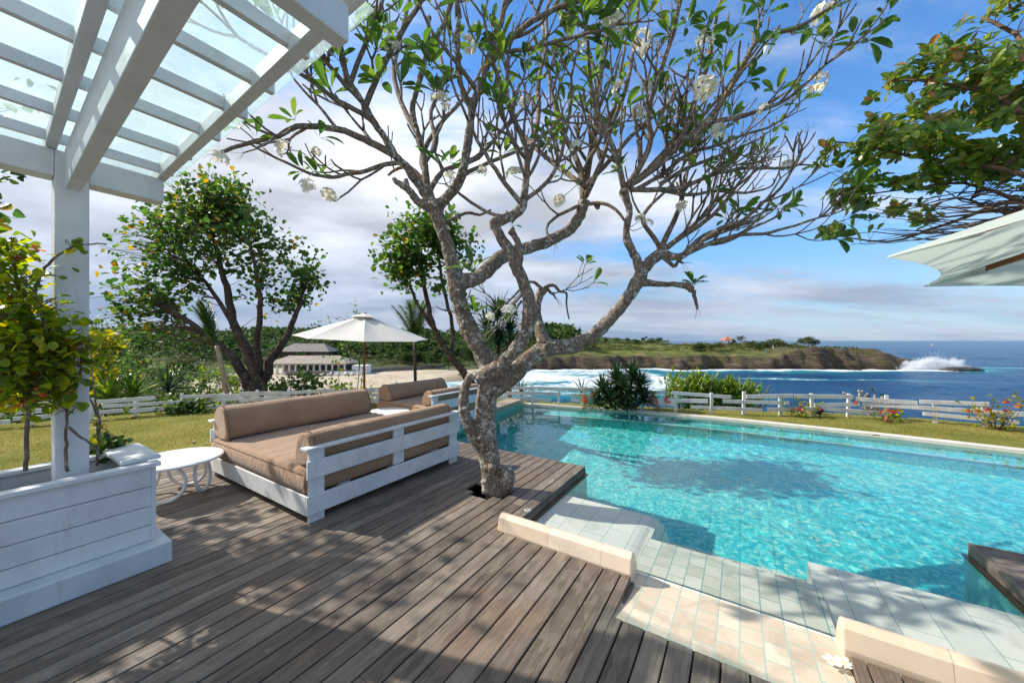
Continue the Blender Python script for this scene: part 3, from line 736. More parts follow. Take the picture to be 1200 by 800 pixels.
def swell(x, y):
    r = math.hypot(x,y); k = 1-sm(r, 500, 1500)
    z = .22*math.sin(.16*y+.05*x+2.*noise.noise((x*.01,y*.01,0)))+.14*math.sin(.31*y-.1*x+2.5*noise.noise((x*.02,y*.02,4)))+.25*noise.noise((x*.09,y*.16,2))+.12*noise.noise((x*.3,y*.5,6))
    # the breaker rolling into the cove
    cx = (x-BREAK[0])/16.; br = y-(BREAK[1]-.18*(x-BREAK[0])+2*noise.noise((x*.1,0,3)))
    b = 2.6*math.exp(-cx*cx)*(math.exp(-(br/2.4)**2) if br > 0 else math.exp(-(br/1.1)**2))
    return SEA+z*k+b
def zsea(x, y):
    return swell(x, y), (foam_f(x, y) if 55 < math.hypot(x,y) < 330 else 0., 0, 0)
radii = geom(9, 56, 30)+geom(57, 175, 190)+geom(177, 900, 90)+geom(950, 40000, 45)
angs = [R(-62+i*(124/420.)) for i in range(421)]
vs, fs, C = polar(radii, angs, zsea)
mb = MB(); mb.v = vs; mb.f = fs; mb.r = [0]*len(vs)
def sea_mat():
    n = NT('sea_water'); v = n.coord('Object'); foam = n.attr('foam')
    k1 = n.noise(n.coord('Object',(.6,1.4,1)), .35, 6, .62, .5); k2 = n.noise(v, .05, 5, .6)
    cmbo = n.math('ADD', foam, n.math('MULTIPLY', n.math('SUBTRACT', k1, .5), 1.25)); cmbo = n.math('ADD', cmbo, n.math('MULTIPLY', n.math('SUBTRACT', n.noise(v, 1.6, 4, .7), .5), .35))
    fm = n.mr(cmbo, .42, .72)
    # scattered small whitecaps far out
    wc = n.mr(n.noise(n.coord('Object',(.35,1.2,1)), .12, 6, .72, .3), .69, .74, 0, .55)
    cd = n.N('CameraData') if False else None
    tur = n.mr(foam, .02, .4)
    deep = n.ramp(k2, [(.3,(.004,.036,.105)),(.7,(.009,.07,.165))]); c = n.mix(tur, deep, (.02,.19,.24))
    fac = n.math('MAXIMUM', fm, n.math('MULTIPLY', wc, .5)); c = n.mix(fac, c, n.ramp(n.noise(v,.7,5,.65),[(.35,(.5,.6,.66)),(.6,(.78,.81,.83))])); n.base(c)
    n.rough(n.math('ADD', n.math('MULTIPLY', fac, .6), .16)); n.b.inputs['IOR'].default_value = 1.33
    n.b.inputs['Specular IOR Level'].default_value = .04
    h = n.math('ADD', n.noise(n.coord('Object',(.5,1.3,1)), .5, 8, .68, .4), n.math('MULTIPLY', n.noise(n.coord('Object',(.6,1.2,1)), .045, 6, .6), 4.)); n.bump(h, .9, .9); return n.m
o = struct(mb.build('sea', sea_mat(), smooth=True))
a = o.data.attributes.new('foam', 'FLOAT', 'POINT'); a.data.foreach_set('value', [c[0] for c in C])

# ================================================================== BUILT THINGS
# ---- pergola
pg = thing('pergola', 'white timber pergola with a dusty glass roof over the planter', 'pergola', AB(.45,3.87,0), GRID)
mb = MB(); mb.boxab(.375,.525,3.8,3.95,.45,2.86); mb.build('post', M['white'], pg, bevel=.006)
mb = MB(); mb.boxab(-3.2,.374,3.8,3.94,2.68,2.858); mb.boxab(.526,.905,3.8,3.94,2.68,2.858); mb.build('header_beam', M['white'], pg, bevel=.006)
mb = MB(); mb.boxab(-3.2,.78,1.195,1.265,2.68,2.81); mb.build('header_beam', M['white'], pg, bevel=.006)
mb = MB(); mb.boxab(-1.4,-1.25,1.165,1.315,0,2.658); mb.build('post', M['white'], pg, bevel=.006)
def raft(p0, p1, z0, z1, wd, name):
    """rafter between two plan points, at its own slight skew"""
    mb = MB(); d = (p1-p0); d.z = 0; d.normalize(); n = Vector((d.y,-d.x,0))*wd/2
    c = []
    for z in (z0, z1): c += [p0-n+Vector((0,0,z)), p0+n+Vector((0,0,z)), p1+n+Vector((0,0,z)), p1-n+Vector((0,0,z))]
    mb.hexa(c); return mb.build(name, M['white'], pg, bevel=.005)
vd = Vector((-math.sin(R(55.6)), math.cos(R(55.6)), 0))
def flat(v): return Vector((v.x, v.y, 0))
ZR = 2.862; ZT = 2.945
# main tie beam hangs lower than the rafters
e = (flat(P(76,221,2.6))+flat(P(95.5,225,2.6)))/2; w0 = (P(95.5,225,2.6)-P(76,221,2.6)).length*.93
raft(e, e-vd*3.6, 2.6, 2.86, .07, 'tie_beam')
q = (flat(P(51.5,176,ZR))+flat(P(65,179.5,ZR)))/2; raft(q+vd*.12, q-vd*3.6, ZR, ZT-.001, .05, 'rafter')
q2 = flat(P(188,212,ZR)); raft(q2+vd*.12, q2-vd*2.75, ZR, ZT-.003, .056, 'rafter')
q0 = q+(q-q2)*.9; raft(q0+vd*.12, q0-vd*3.6, ZR, ZT-.0015, .05, 'rafter')
# battens: measured where their lower edge meets the outer rafter
bat = [(182,201),(203,181),(235,157.5),(265,130),(295,98),(334,53)]
ud = Vector((su, cu, 0))
for (px,py) in bat:
    c0 = flat(P(px,py,ZR+.03)); mb = MB()
    n = Vector((-cu,su,0))*.017
    s0, s1 = c0-ud*3.4, c0+ud*.1
    c = []
    for z in (ZR+.03, ZT+.012): c += [s0-n+Vector((0,0,z)), s0+n+Vector((0,0,z)), s1+n+Vector((0,0,z)), s1-n+Vector((0,0,z))]
    mb.hexa([c[1],c[0],c[3],c[2],c[5],c[4],c[7],c[6]]); mb.build('batten', M['white'], pg, bevel=.004)
g0 = flat(P(196.5,217,ZT+.02)); g1 = flat(P(440,10,ZT+.02)); gd = (g1-g0).normalized()
g0 = g0-gd*.03; g1 = g0+gd*3.0
mb = MB()
for i in range(3):
    s0 = g0-ud*(i*1.35); s1 = g0-ud*(i*1.35+1.345)
    c = []
    for z in (ZT+.0125, ZT+.0225): c += [s0+Vector((0,0,z)), s0+gd*3.0+Vector((0,0,z)), s1+gd*3.0+Vector((0,0,z)), s1+Vector((0,0,z))]
    mb = MB(); mb.hexa(c); mb.build('glass_panel', M['glass'], pg)

# ---- planter
pl = thing('planter', 'large white boarded planter box on a white masonry plinth', 'planter', AB(.3,4.0,0), GRID)
mb = MB(); mb.boxab(-3.2,.875,3.475,4.32,0,.155); mb.build('plinth', M['white2'], pl, bevel=.012, seg=3)
def planks(mb, b, bo, a0, a1, zs):
    for z0, z1 in zip(zs, zs[1:]): mb.boxab(a0, a1, min(b,bo), max(b,bo), z0+.0025, z1-.0025)
zs = [.156,.27,.405,.545,.69]
mb = MB(); planks(mb, 3.60, 3.63, -3.2, .79, zs); mb.boxab(.79,.815,3.597,3.633,.156,.692)
mb.boxab(-3.2,.77,3.632,3.65,.157,.688)
mb.build('front_panel', M['white'], pl, bevel=.0025)
mb = MB()
for z0,z1 in zip(zs,zs[1:]): mb.boxab(.79,.812,3.636,4.2,z0+.0025,z1-.0025)
mb.build('end_panel', M['white'], pl, bevel=.0025)
mb = MB(); mb.boxab(-3.2,.79,4.17,4.2,.156,.69); mb.build('back_panel', M['white'], pl, bevel=.004)
mb = MB(); mb.boxab(-3.2,.835,3.565,3.655,.69,.72); mb.build('rim', M['white'], pl, bevel=.005)
mb = MB(); mb.boxab(-3.2,.835,4.14,4.24,.69,.719); mb.build('rim', M['white'], pl, bevel=.005)
mb = MB(); mb.boxab(.645,.855,3.656,4.24,.722,.75); mb.build('rim_board', M['white'], pl, bevel=.006)
mb = MB(); mb.boxab(-.02,.14,3.656,4.138,.693,.716); mb.build('rim_board', M['white'], pl, bevel=.005)
mb = MB(); mb.boxab(-3.2,.78,3.66,4.16,.3,.6)
so_ = mb.build('soil', M['soil'], pl)

# ---- daybeds
def cushion(name, prof, a0, a1, par, m, r=.03, nl=18, wob=.006, seed=0):
    """a stuffed long cushion: closed (b, z) profile swept along a, ends domed, surface gently uneven"""
    mb = MB(); n = len(prof); cb = sum(p[0] for p in prof)/n; cz = sum(p[1] for p in prof)/n; rows = []
    sl_ = []
    for k in range(4): t = k/4; sl_.append((a0+r*(1-math.cos(t*math.pi/2)) if False else a0+r*(1-math.sin(math.acos(1-t))) if False else a0+r*t*t, 1-.13*(1-t)**2))
    for k in range(nl+1): sl_.append((a0+r+(a1-a0-2*r)*k/nl, 1.))
    for k in range(4): t = (k+1)/4; sl_.append((a1-r+r*(1-(1-t)**2), 1-.13*t*t))
    for (a, s_) in sl_:
        for i,(b,z) in enumerate(prof):
            q = wob*noise.noise((a*3.1+seed, b*6, z*6))*2+wob*.7*noise.noise((a*9+seed, b*4, z*4))-.02*math.sin(math.pi*(a-a0)/(a1-a0))*max(0,(z-cz))*3
            mb.v.append(tuple(AB(a, cb+(b-cb)*s_*(1+q), cz+(z-cz)*s_*(1+q)))); mb.r.append(0)
    R_ = len(sl_)
    for i in range(R_-1):
        for j in range(n): mb.f.append((i*n+j, (i+1)*n+j, (i+1)*n+(j+1)%n, i*n+(j+1)%n))
    mb.f.append(tuple(range(n))); mb.f.append(tuple((R_-1)*n+j for j in range(n-1,-1,-1)))
    o = mb.build(name, m, par, smooth=True)
    sb = o.modifiers.new('sub', 'SUBSURF'); sb.levels = 1; sb.render_levels = 2
    for a, sg in ((a0+r*.9, 1), (a1-r*.9, -1)):
        pp = MB(); pts = [AB(a, cb+(b-cb)*1.008, cz+(z-cz)*1.008) for b,z in prof]; pts.append(pts[0]); pp.tube(pts, .0055, 6, cap=False); pp.build('piping', M['piping'], o)
    return o
def rbox(x0, x1, y0, y1, r, n=3):
    pts = []
    for (cx,cy,a) in ((x1-r,y0+r,-90),(x1-r,y1-r,0),(x0+r,y1-r,90),(x0+r,y0+r,180)):
        for k in range(n+1):
            t = R(a+90*k/n); pts.append((cx+r*math.cos(t), cy+r*math.sin(t)))
    return pts
def daybed(a0, a1, b0, b1, label, hb=.84, hn=.775, mid=True):
    t = thing('daybed', label, 'daybed', AB((a0+a1)/2,(b0+b1)/2,0), GRID, 'daybeds on the deck')
    W = M['white']
    mb = MB(); mb.boxab(a0,a0+.026,b0+.001,b1,.078,.246); mb.build('front_board', W, t, bevel=.004)
    mb = MB(); mb.boxab(a1-.026,a1,b0+.001,b1,.078,.246); mb.build('end_board', W, t, bevel=.004)
    for b in (b0, b1):
        sg = 1 if b == b0 else -1; lo = lambda k, h: (b+sg*k, b+sg*h) if sg > 0 else (b+sg*h, b+sg*k)
        x = lo(-.026, -.001); mb = MB(); mb.boxab(a0,a1,x[0],x[1],.08,.245); mb.build('lower_rail', W, t, bevel=.004)
        mb = MB(); mb.boxab(a0+.005,a1,x[0],x[1],.39,.548); mb.build('upper_rail', W, t, bevel=.004)
        x = lo(-.04, .07); mb = MB(); mb.boxab(a0-.012,a1+.012,x[0],x[1],.64,.664); mb.build('rail_cap', W, t, bevel=.004)
        ps = [a0+.03, a1-.17]+([(a0+a1)/2-.06] if mid else [])
        for i, p in enumerate(ps):
            x = lo(0., .03); mb = MB(); mb.boxab(p-.0 if i else p-.0, p+.14, x[0],x[1], .249 if i == 2 else .0, .638); mb.build('post', W, t, bevel=.004)
    for p in (a0+.4, (a0+a1)/2, a1-.4):
        mb = MB(); mb.boxab(p-.05,p+.05,b0+.03,b1-.03,.2,.235); mb.build('slat', W, t)
    # mattress with softly rounded edges and a few pulled creases
    mb = MB(); na, nb = 44, 40; A0,A1,B0,B1,Z0,Z1 = a0+.012,a1-.02,b0+.035,b1-.035,.237,.464
    def zt(a,b):
        e = min(a-A0,A1-a,b-B0,B1-b); k = math.sqrt(max(0,1-(1-min(1,e/.055))**2))
        cr = .008*math.sin(b*38+3*noise.noise((a*2,b*2,0)))*sm(noise.noise((a*.9+4,b*2.2,1)),.0,.4)
        return Z1-.055+.055*k+cr+(.013*noise.noise((a*1.7,b*1.9,7))+.003*noise.noise((a*5,b*11,3)))*k
    for i in range(na+1):
        for j in range(nb+1):
            ea = .5-.5*math.cos(math.pi*i/na); eb = .5-.5*math.cos(math.pi*j/nb)
            a = A0+(A1-A0)*ea; b = B0+(B1-B0)*eb; mb.v.append(tuple(AB(a,b,zt(a,b)))); mb.r.append(0)
    idx = lambda i,j: i*(nb+1)+j
    for i in range(na):
        for j in range(nb): mb.f.append((idx(i,j),idx(i+1,j),idx(i+1,j+1),idx(i,j+1)))
    ring = [idx(i,0) for i in range(na+1)]+[idx(na,j) for j in range(1,nb+1)]+[idx(i,nb) for i in range(na-1,-1,-1)]+[idx(0,j) for j in range(nb-1,0,-1)]
    cA,cB = (A0+A1)/2,(B0+B1)/2; prev = ring
    for (z,ins) in ((.40,-.008),(.33,-.014),(.27,-.006),(Z0,.03)):
        new = []
        for v in ring:
            q = Vector(mb.v[v]); a,b = abof(q); sa = ins*(1 if a > cA else -1) if abs(a-A0) < 1e-4 or abs(a-A1) < 1e-4 else 0; sb_ = ins*(1 if b > cB else -1) if abs(b-B0) < 1e-4 or abs(b-B1) < 1e-4 else 0
            new.append(len(mb.v)); mb.v.append(tuple(AB(a-sa,b-sb_,z+.004*noise.noise((a*5,b*5,z))))); mb.r.append(0)
        n = len(ring)
        for k in range(n): mb.f.append((prev[k],new[k],new[(k+1)%n],prev[(k+1)%n]))
        prev = new
    mb.f.append(tuple(prev))
    mo = mb.build('mattress', M['fabric'], t, smooth=True)
    pp = MB(); loop = rbox(A0+.002,A1-.002,B0+.002,B1-.002,.03); pts = [AB(a,b,.418) for a,b in loop]; pts.append(pts[0]); pp.tube(pts,.006,6,cap=False); pp.build('piping', M['piping'], mo)
    # back bolster on the far side: a plump D lying against the rail
    bb = b1-.05
    prof = [(bb-.34,.47),(bb-.2,.462),(bb-.05,.468),(bb+.02,.55),(bb+.02,.68),(bb-.03,hb-.05),(bb-.1,hb-.005),(bb-.18,hb),(bb-.26,hb-.045),(bb-.315,hb-.14),(bb-.35,.58)]
    cushion('bolster', prof, a0+.02, a1-.08, t, M['fabric'], .03, 22, .012, a0)
    # lower back cushion along the near rail
    nn = b0+.035
    prof = [(nn,.47),(nn+.2,.465),(nn+.255,.49),(nn+.25,.56),(nn+.2,hn-.05),(nn+.15,hn-.008),(nn+.07,hn),(nn+.0,hn-.03),(nn-.0,.62)]
    cushion('back_cushion', prof, a0+.05, a1-.1, t, M['fabric'], .05, 20, .01, a0+9)
    return t
daybed(1.66, 3.66, 3.175, 5.28, 'wide white slatted daybed with taupe cushions in front of the frangipani trunk')
daybed(4.40, 6.05, 4.42, 5.88, 'smaller taupe cushioned daybed at the far end of the deck behind the first', .765, .735, False)

# ---- round side tables on ring legs
def side_table(loc, label):
    t = thing('side_table', label, 'side table', loc, GRID, 'round white side tables')
    mb = MB(); L = Vector(loc); n = 48; rr = .385
    prof = [(0,.385),(rr-.012,.385),(rr,.378),(rr,.362),(rr-.012,.355),(0,.355)]
    for r_,z in prof[1:5]:
        for k in range(n): mb.v.append((L.x+r_*math.cos(2*math.pi*k/n), L.y+r_*math.sin(2*math.pi*k/n), L.z+z)); mb.r.append(0)
    for i in range(3):
        for k in range(n): mb.f.append((i*n+(k+1)%n, i*n+k, (i+1)*n+k, (i+1)*n+(k+1)%n))
    mb.f.append(tuple(range(n))); mb.f.append(tuple(range(4*n-1,3*n-1,-1)))
    mb.build('table_top', M['plastic'], t)
    for k in range(4):
        an = math.pi/2*k+R(20); c = L+Vector((math.cos(an),math.sin(an),0))*.2; tg = Vector((-math.sin(an),math.cos(an),0)); out = Vector((math.cos(an),math.sin(an),0))
        mb = MB(); pts = []; nn = 36
        for i in range(nn+1):
            q = 2*math.pi*i/nn; pts.append(c+tg*(.165*math.cos(q))+Vector((0,0,.184+.166*math.sin(q)))+out*(.02-.02*math.sin(q)))
        mb.tube(pts, .0165, 10, cap=False); mb.build('ring_leg', M['plastic'], t, smooth=True)
    mb = MB(); mb.tube([L+Vector((0,0,.335)),L+Vector((0,0,.356))], .2, 24); mb.build('hub', M['plastic'], t)
    return t
side_table(Vector((-3.49,3.73,0)), 'round white side table on looped ring legs between planter and daybed')
side_table(AB(4.03,5.1,0), 'round white side table half hidden between the two daybeds')

# ---- parasols
def parasol(name, loc, Rr, zr, za, nside, ph, label, cv, pole=True, tilt=(0,0), scal=.05, sag=.04, vent=True, hz=0., ztop=None, bot=0.):
    t = thing(name, label, 'parasol', loc); L = Vector(loc)
    T = Matrix.Translation(Vector((0,0,zr))) @ Matrix.Rotation(tilt[0],4,'X') @ Matrix.Rotation(tilt[1],4,'Y') @ Matrix.Translation(Vector((0,0,-zr)))
    def W(v): return L+(T @ Vector(v))
    corners = [(Rr*math.cos(ph+2*math.pi*k/nside), Rr*math.sin(ph+2*math.pi*k/nside)) for k in range(nside)]
    mb = MB(); NR, NC = 10, 8; rows = []
    top0 = len(mb.v)
    def pt(k, r, c, off=0.):
        x0,y0 = corners[k]; x1,y1 = corners[(k+1)%nside]; u = c/NC; s = r/NR
        x, y = lerp(x0,x1,u), lerp(y0,y1,u)
        inn = 1-scal*4*u*(1-u)*s**2
        z = za+(zr-za)*(s if nside > 8 else s**1.06)-sag*math.sin(math.pi*s)*(4*u*(1-u))*.8
        return W((x*s*inn, y*s*inn, z+off))
    for off, rev in ((0.,False),(-.006,True)):
        for k in range(nside):
            base = len(mb.v)
            for r_ in range(NR+1):
                for c in range(NC+1): mb.v.append(tuple(pt(k,r_,c,off))); mb.r.append(0)
            for r_ in range(NR):
                for c in range(NC):
                    q = (base+r_*(NC+1)+c, base+(r_+1)*(NC+1)+c, base+(r_+1)*(NC+1)+c+1, base+r_*(NC+1)+c+1)
                    mb.f.append(q[::-1] if rev else q)
            if rev:
                b0_ = base-(NR+1)*(NC+1)*nside
                for c in range(NC):
                    i = NR*(NC+1)+c; mb.f.append((b0_+i, base+i, base+i+1, b0_+i+1))
    mb.build('canopy', cv, t, smooth=False)
    # stitched hem along each edge, pocket at each tip
    for k in range(nside):
        rib = MB(); rib.beam(pt(k,.6,0,-.03), pt(k,NR-.75,0,-.024), .022, .032); ro = rib.build('rib', M['teak'], t, bevel=.003)
        pk = MB(); a, b, c_ = pt(k,NR,0,-.012), pt(k,NR-.9,0,-.042), pt(k,NR-.9,0,-.0075)
        x = (pt(k,NR-.9,1)-pt(k,NR-.9,0)); y = (pt((k-1)%nside,NR-.9,NC-1)-pt(k,NR-.9,0)); x.normalize(); y.normalize()
        pk.add([a, b+x*.035, b+y*.035, c_+x*.045, c_+y*.045], [(0,1,2),(0,3,1),(0,2,4),(1,3,4,2)]); pk.build('tip_pocket', cv, t)
    if pole:
        mb = MB(); mb.tube([L+Vector((0,0,bot)), W((0,0,zr-.1)), W((0,0,za-.02))], .024, 14); mb.build('pole', M['teak'], t, smooth=True)
        mb = MB(); mb.tube([W((0,0,za-.06)),W((0,0,za-.02)),W((0,0,za+.012)),W((0,0,za+.05)),W((0,0,za+.075))],[.05,.05,.03,.028,.012],14); mb.build('finial', M['teak'], t, smooth=True)
        hubz = hz or zr-.02
        mb = MB(); mb.tube([W((0,0,hubz-.03)),W((0,0,hubz+.05))],[.045,.06],14); mb.build('hub', M['teak'], t)
        for k in range(nside):
            s = MB(); s.beam(W((math.cos(ph+2*math.pi*k/nside)*.05, math.sin(ph+2*math.pi*k/nside)*.05, hubz+.02)), pt(k,5.2,0,-.045), .016, .022); s.build('strut', M['teak'], t)
        if vent:
            v = MB()
            for k in range(nside):
                a, b = [Vector((x*.2,y*.2,za+.055-(za-zr)*.17)) for x,y in (corners[k],corners[(k+1)%nside])]
                v.add([W((0,0,za+.05)),W(a),W(b),W((0,0,za+.042)),W(a-Vector((0,0,.008))),W(b-Vector((0,0,.008)))],[(0,1,2),(3,5,4),(1,4,5,2)])
            v.build('vent_cap', cv, t)
        mb = MB(); mb.tube([L+Vector((0,0,bot)),L+Vector((0,0,bot+.05)),L+Vector((0,0,bot+.06)),L+Vector((0,0,bot+.3))],[.25,.25,.04,.035],24); mb.build('base', M['dark'], t)
    return t
pp = at(427,399,8.0)
parasol('parasol', (pp.x,pp.y,-.03), 1.40, 1.70, 2.19, 8, R(22), 'cream octagonal parasol with a wooden pole standing on the lawn by the daybeds', M['canvas'], tilt=(R(2.6),R(3.)), scal=.03, hz=1.76)
ang0 = math.atan2(1.7-.67, 1.78-3.51)
ang0 = math.atan2(1.7+.138, 1.78-4.119)
parasol('parasol', (4.119,-.138,0), 2.975, 2.0, 3.02, 12, ang0, 'pale canvas parasol edge with brown ribs hanging over the pool from the right', M['canvas2'], scal=.042, sag=.0)

# ---- low garden fences: short boards at two or three heights nailed to stubby posts
def fence(label, line, seed, hgt, gaps=()):
    fr = random.Random(seed); o0 = Vector((*line[0],0))
    t = thing('garden_fence', label, 'fence', (line[0][0],line[0][1],-.05))
    L = [0]
    for p,q in zip(line,line[1:]): L.append(L[-1]+math.dist(p,q))
    def pos(s):
        for i in range(len(line)-1):
            if s <= L[i+1] or i == len(line)-2:
                k = (s-L[i])/(L[i+1]-L[i]); return Vector((lerp(line[i][0],line[i+1][0],k), lerp(line[i][1],line[i+1][1],k), 0))
    s = 0.05
    while s < L[-1]:
        p = pos(s); d = (pos(min(s+.1,L[-1]))-pos(max(s-.1,0))).normalized()
        mb = MB(); h = hgt+fr.uniform(-.03,.035); z0 = lawn_z(p.x,p.y)-.12
        lean = Vector((fr.uniform(-.02,.02),fr.uniform(-.02,.02),0)); tw = d
        n = Vector((d.y,-d.x,0)); c = []
        for z, off in ((z0,Vector()),(h,lean)):
            for sx, sy in ((-.03,-.022),(.03,-.022),(.03,.022),(-.03,.022)): c.append(p+off+d*sx+n*sy+Vector((0,0,z)))
        mb.hexa(c); mb.build('post', M['fence'], t, bevel=.004); s += fr.uniform(.62,.8)
    for row, zc in enumerate((.11,.235,.37)):
        s = fr.uniform(-.2,.1)
        while s < L[-1]-.3:
            ln = fr.uniform(.8,1.55); e = min(s+ln, L[-1])
            if e-s > .35:
                a_, b_ = pos(max(s,0)), pos(e); d = (b_-a_).normalized(); n = Vector((d.y,-d.x,0))
                off = n*.034+n*fr.uniform(0,.006)
                zk = hgt/.42
                mb = MB(); za_, zb_ = zc*zk+fr.uniform(-.035,.035), zc*zk+fr.uniform(-.035,.035)
                mb.beam(a_+off+Vector((0,0,za_)), b_+off+Vector((0,0,zb_)), .02, .082+fr.uniform(-.008,.008)); mb.build('board', M['fence'], t, bevel=.004)
            s = e+fr.choice((.03,.06,.1,.3,.5))
    return t
fence('low white board fence along the left lawn in front of the shrubs', FENCE_L[1:], 4, .40)
fence('low weathered white board fence between the pool lawn and the sea', FENCE_R[:7], 11, .44)
# closer whitewashed trough-like length of fence by the young palm
fence('short double length of low white fence by the staked palm', [(-6.3,8.3),(-4.4,8.75),(-2.6,9.0)], 21, .42)

# ---- small things on the deck and the lawn
lp = P(618,597.5,0)
t = thing('deck_light', 'small round metal light set flush in the deck boards', 'deck light', lp)
mb = MB(); mb.tube([lp+Vector((0,0,-.01)),lp+Vector((0,0,.003))], .03, 20); mb.build('ring', M['metal'], t)
mb = MB(); mb.tube([lp+Vector((0,0,.002)),lp+Vector((0,0,.0045))], .019, 20); mb.build('lens', pm('frosted_lens', (.2,.22,.17), (.3,.32,.26), 10, .2, 0), t)
lp = P(961,489.5,-.03)
t = thing('garden_spotlight', 'small black spike spotlight standing in the grass by the pool', 'spotlight', lp)
mb = MB(); mb.tube([lp+Vector((0,0,-.05)),lp+Vector((0,0,.09))], .012, 8); mb.build('spike', M['dark'], t)
mb = MB(); mb.tube([lp+Vector((-.03,.02,.08)),lp+Vector((-.02,.0,.12)),lp+Vector((.02,-.03,.19))], [.03,.042,.052], 12); mb.build('lamp_head', M['dark'], t)
lp = P(951,484.5,-.03)
t = thing('flower_pot', 'small clay pot under the pink bougainvillea at the fence', 'pot', lp)
mb = MB(); mb.tube([lp+Vector((0,0,-.02)),lp+Vector((0,0,.12)),lp+Vector((0,0,.125)),lp+Vector((0,0,.16))], [.075,.105,.12,.12], 20); mb.build('pot_body', M['terracotta'], t)
mb = MB(); mb.tube([lp+Vector((0,0,.15)),lp+Vector((0,0,.163))], .1, 20); mb.build('soil', M['soil'], t)

# ================================================================== FRANGIPANI
fr = random.Random(12)
def rv(r, s=1.): return Vector((r.uniform(-1,1), r.uniform(-1,1), r.uniform(-1,1)))*s
pt0 = P(580,571,0)
ft = thing('frangipani_tree', 'old frangipani with gnarled trunk and many bare forking branches growing through the deck', 'tree', (pt0.x,pt0.y,-.3))
def S(nodes):
    """nodes: (px, py, distance, radius in px) -> points, radii"""
    return [at(n[0],n[1],n[2]) for n in nodes], [n[3]*n[2]/F for n in nodes]
def smooth_path(pts, rad, sub=4, wob=0., r=fr):
    out, ro = [], []
    n = len(pts)
    for i in range(n-1):
        p0 = pts[max(i-1,0)]; p1 = pts[i]; p2 = pts[i+1]; p3 = pts[min(i+2,n-1)]
        for k in range(sub):
            t = k/sub
            q = .5*((2*p1)+(p2-p0)*t+(2*p0-5*p1+4*p2-p3)*t*t+(3*p1-p0-3*p2+p3)*t**3)
            out.append(q+(rv(r,wob) if wob else Vector())); ro.append(rad[i]+(rad[i+1]-rad[i])*t)
    out.append(pts[-1]); ro.append(rad[-1]); return out, ro
trunk = MB()
BIG = [
 [(584,602,3.86,13.3),(582,580,3.86,12.8),(577,561,3.86,12.8),(574,541,3.88,11.4),(571,521,3.88,12.3),(569,500,3.88,13.2),(569,480,3.88,12.8),(571,456,3.88,10.6),(571,436,3.88,10.6),(568,420,3.88,11.0),(560,404,3.88,11.0),(548,383,3.9,10.6),(538,352,3.92,9.7),(533,325,3.93,10.1),(528,300,3.92,7.7),(519,272,3.9,7.6),(512,250,3.88,7.7),(510,238,3.88,8.8)],
 [(588,577,3.82,7.6),(595,560,3.8,9.0),(592,545,3.83,5.3)],
 [(571,578,3.8,6.6),(569,562,3.82,5.7)],
 [(563,522,3.84,8.8),(551,503,3.82,7.9),(544,480,3.8,6.6),(545,455,3.79,6.2),(553,438,3.81,5.3)],
 [(533,330,3.93,9.6),(552,328,4.0,8.8),(570,318,4.1,8.8),(585,303,4.2,8.0),(598,296,4.25,8.0),(620,290,4.3,7.2),(645,282,4.35,6.8),(668,268,4.4,6.4),(680,252,4.42,6.4),(684,236,4.43,7.2)],
 [(564,445,3.85,12.8),(585,428,3.76,9.6),(603,411,3.7,8.8),(615,391,3.68,8.8),(621,366,3.66,8.8),(617,341,3.65,7.2),(608,319,3.65,7.6),(600,301,3.65,7.2),(590,283,3.66,5.6),(581,267,3.66,5.6),(579,262,3.66,6.8),(598,254,3.64,5.6),(610,245,3.62,5.6),(614,232,3.61,4.4)],
 [(607,314,3.65,5.6),(609,293,3.6,4.4),(604,278,3.58,4.0),(598,269,3.57,5.2)],
 [(570,458,3.9,15.2),(592,445,3.92,12.0),(612,428,3.95,10.8),(632,412,4.0,10.4),(650,407,4.05,9.6),(668,406,4.1,8.8),(688,397,4.15,8.0),(705,384,4.2,7.2),(722,366,4.22,7.2),(737,347,4.25,7.2),(748,328,4.25,8.0),(753,317,4.25,6.8)],
 [(752,320,4.25,6.8),(745,302,4.2,5.6),(736,284,4.15,5.2),(734,268,4.1,4.2),(738,250,4.07,4.0),(734,235,4.05,4.8),(731,222,4.05,5.9)],
 [(750,322,4.25,6.4),(762,306,4.3,6.4),(774,296,4.3,6.8),(776,288,4.3,4.8)],
 [(774,297,4.3,5.6),(795,301,4.2,4.4),(806,296,4.15,4.0),(817,287,4.1,3.2)],
 [(752,331,4.25,4.8),(775,333,4.2,3.8),(800,334,4.15,3.8),(812,340,4.13,4.0)],
 [(640,408,4.02,8.8),(633,386,4.1,6.8),(628,366,4.15,6.0),(631,349,4.2,4.8),(637,338,4.2,6.4)],
 [(506,246,3.88,7.2),(492,238,3.85,6.4),(478,222,3.8,5.9),(466,214,3.78,4.5),(460,208,3.77,3.1)],
 [(477,222,3.8,5.4),(475,209,3.78,3.6)],
 [(509,242,3.88,8.8),(492,218,3.85,7.2),(478,198,3.8,6.3),(463,182,3.75,5.9),(450,160,3.7,5.7),(437,142,3.65,5.4),(425,120,3.6,5.0),(410,98,3.55,4.8),(402,75,3.5,4.5),(398,50,3.45,3.6)],
 [(513,243,3.88,8.8),(530,225,3.85,7.7),(541,205,3.83,7.2),(547,175,3.8,6.3),(551,150,3.78,6.3),(555,120,3.75,6.3),(565,95,3.72,5.7),(573,70,3.7,5.4),(580,45,3.68,4.5)],
 [(509,240,3.9,6.4),(500,215,3.95,5.4),(498,190,4.0,5.0),(491,160,4.05,4.5),(483,130,4.1,4.5),(490,100,4.1,4.1),(500,60,4.1,3.9),(503,20,4.1,3.6)],
 [(553,128,3.75,5.4),(540,100,3.7,4.9),(536,62,3.62,4.7),(537,20,3.55,4.5)],
]
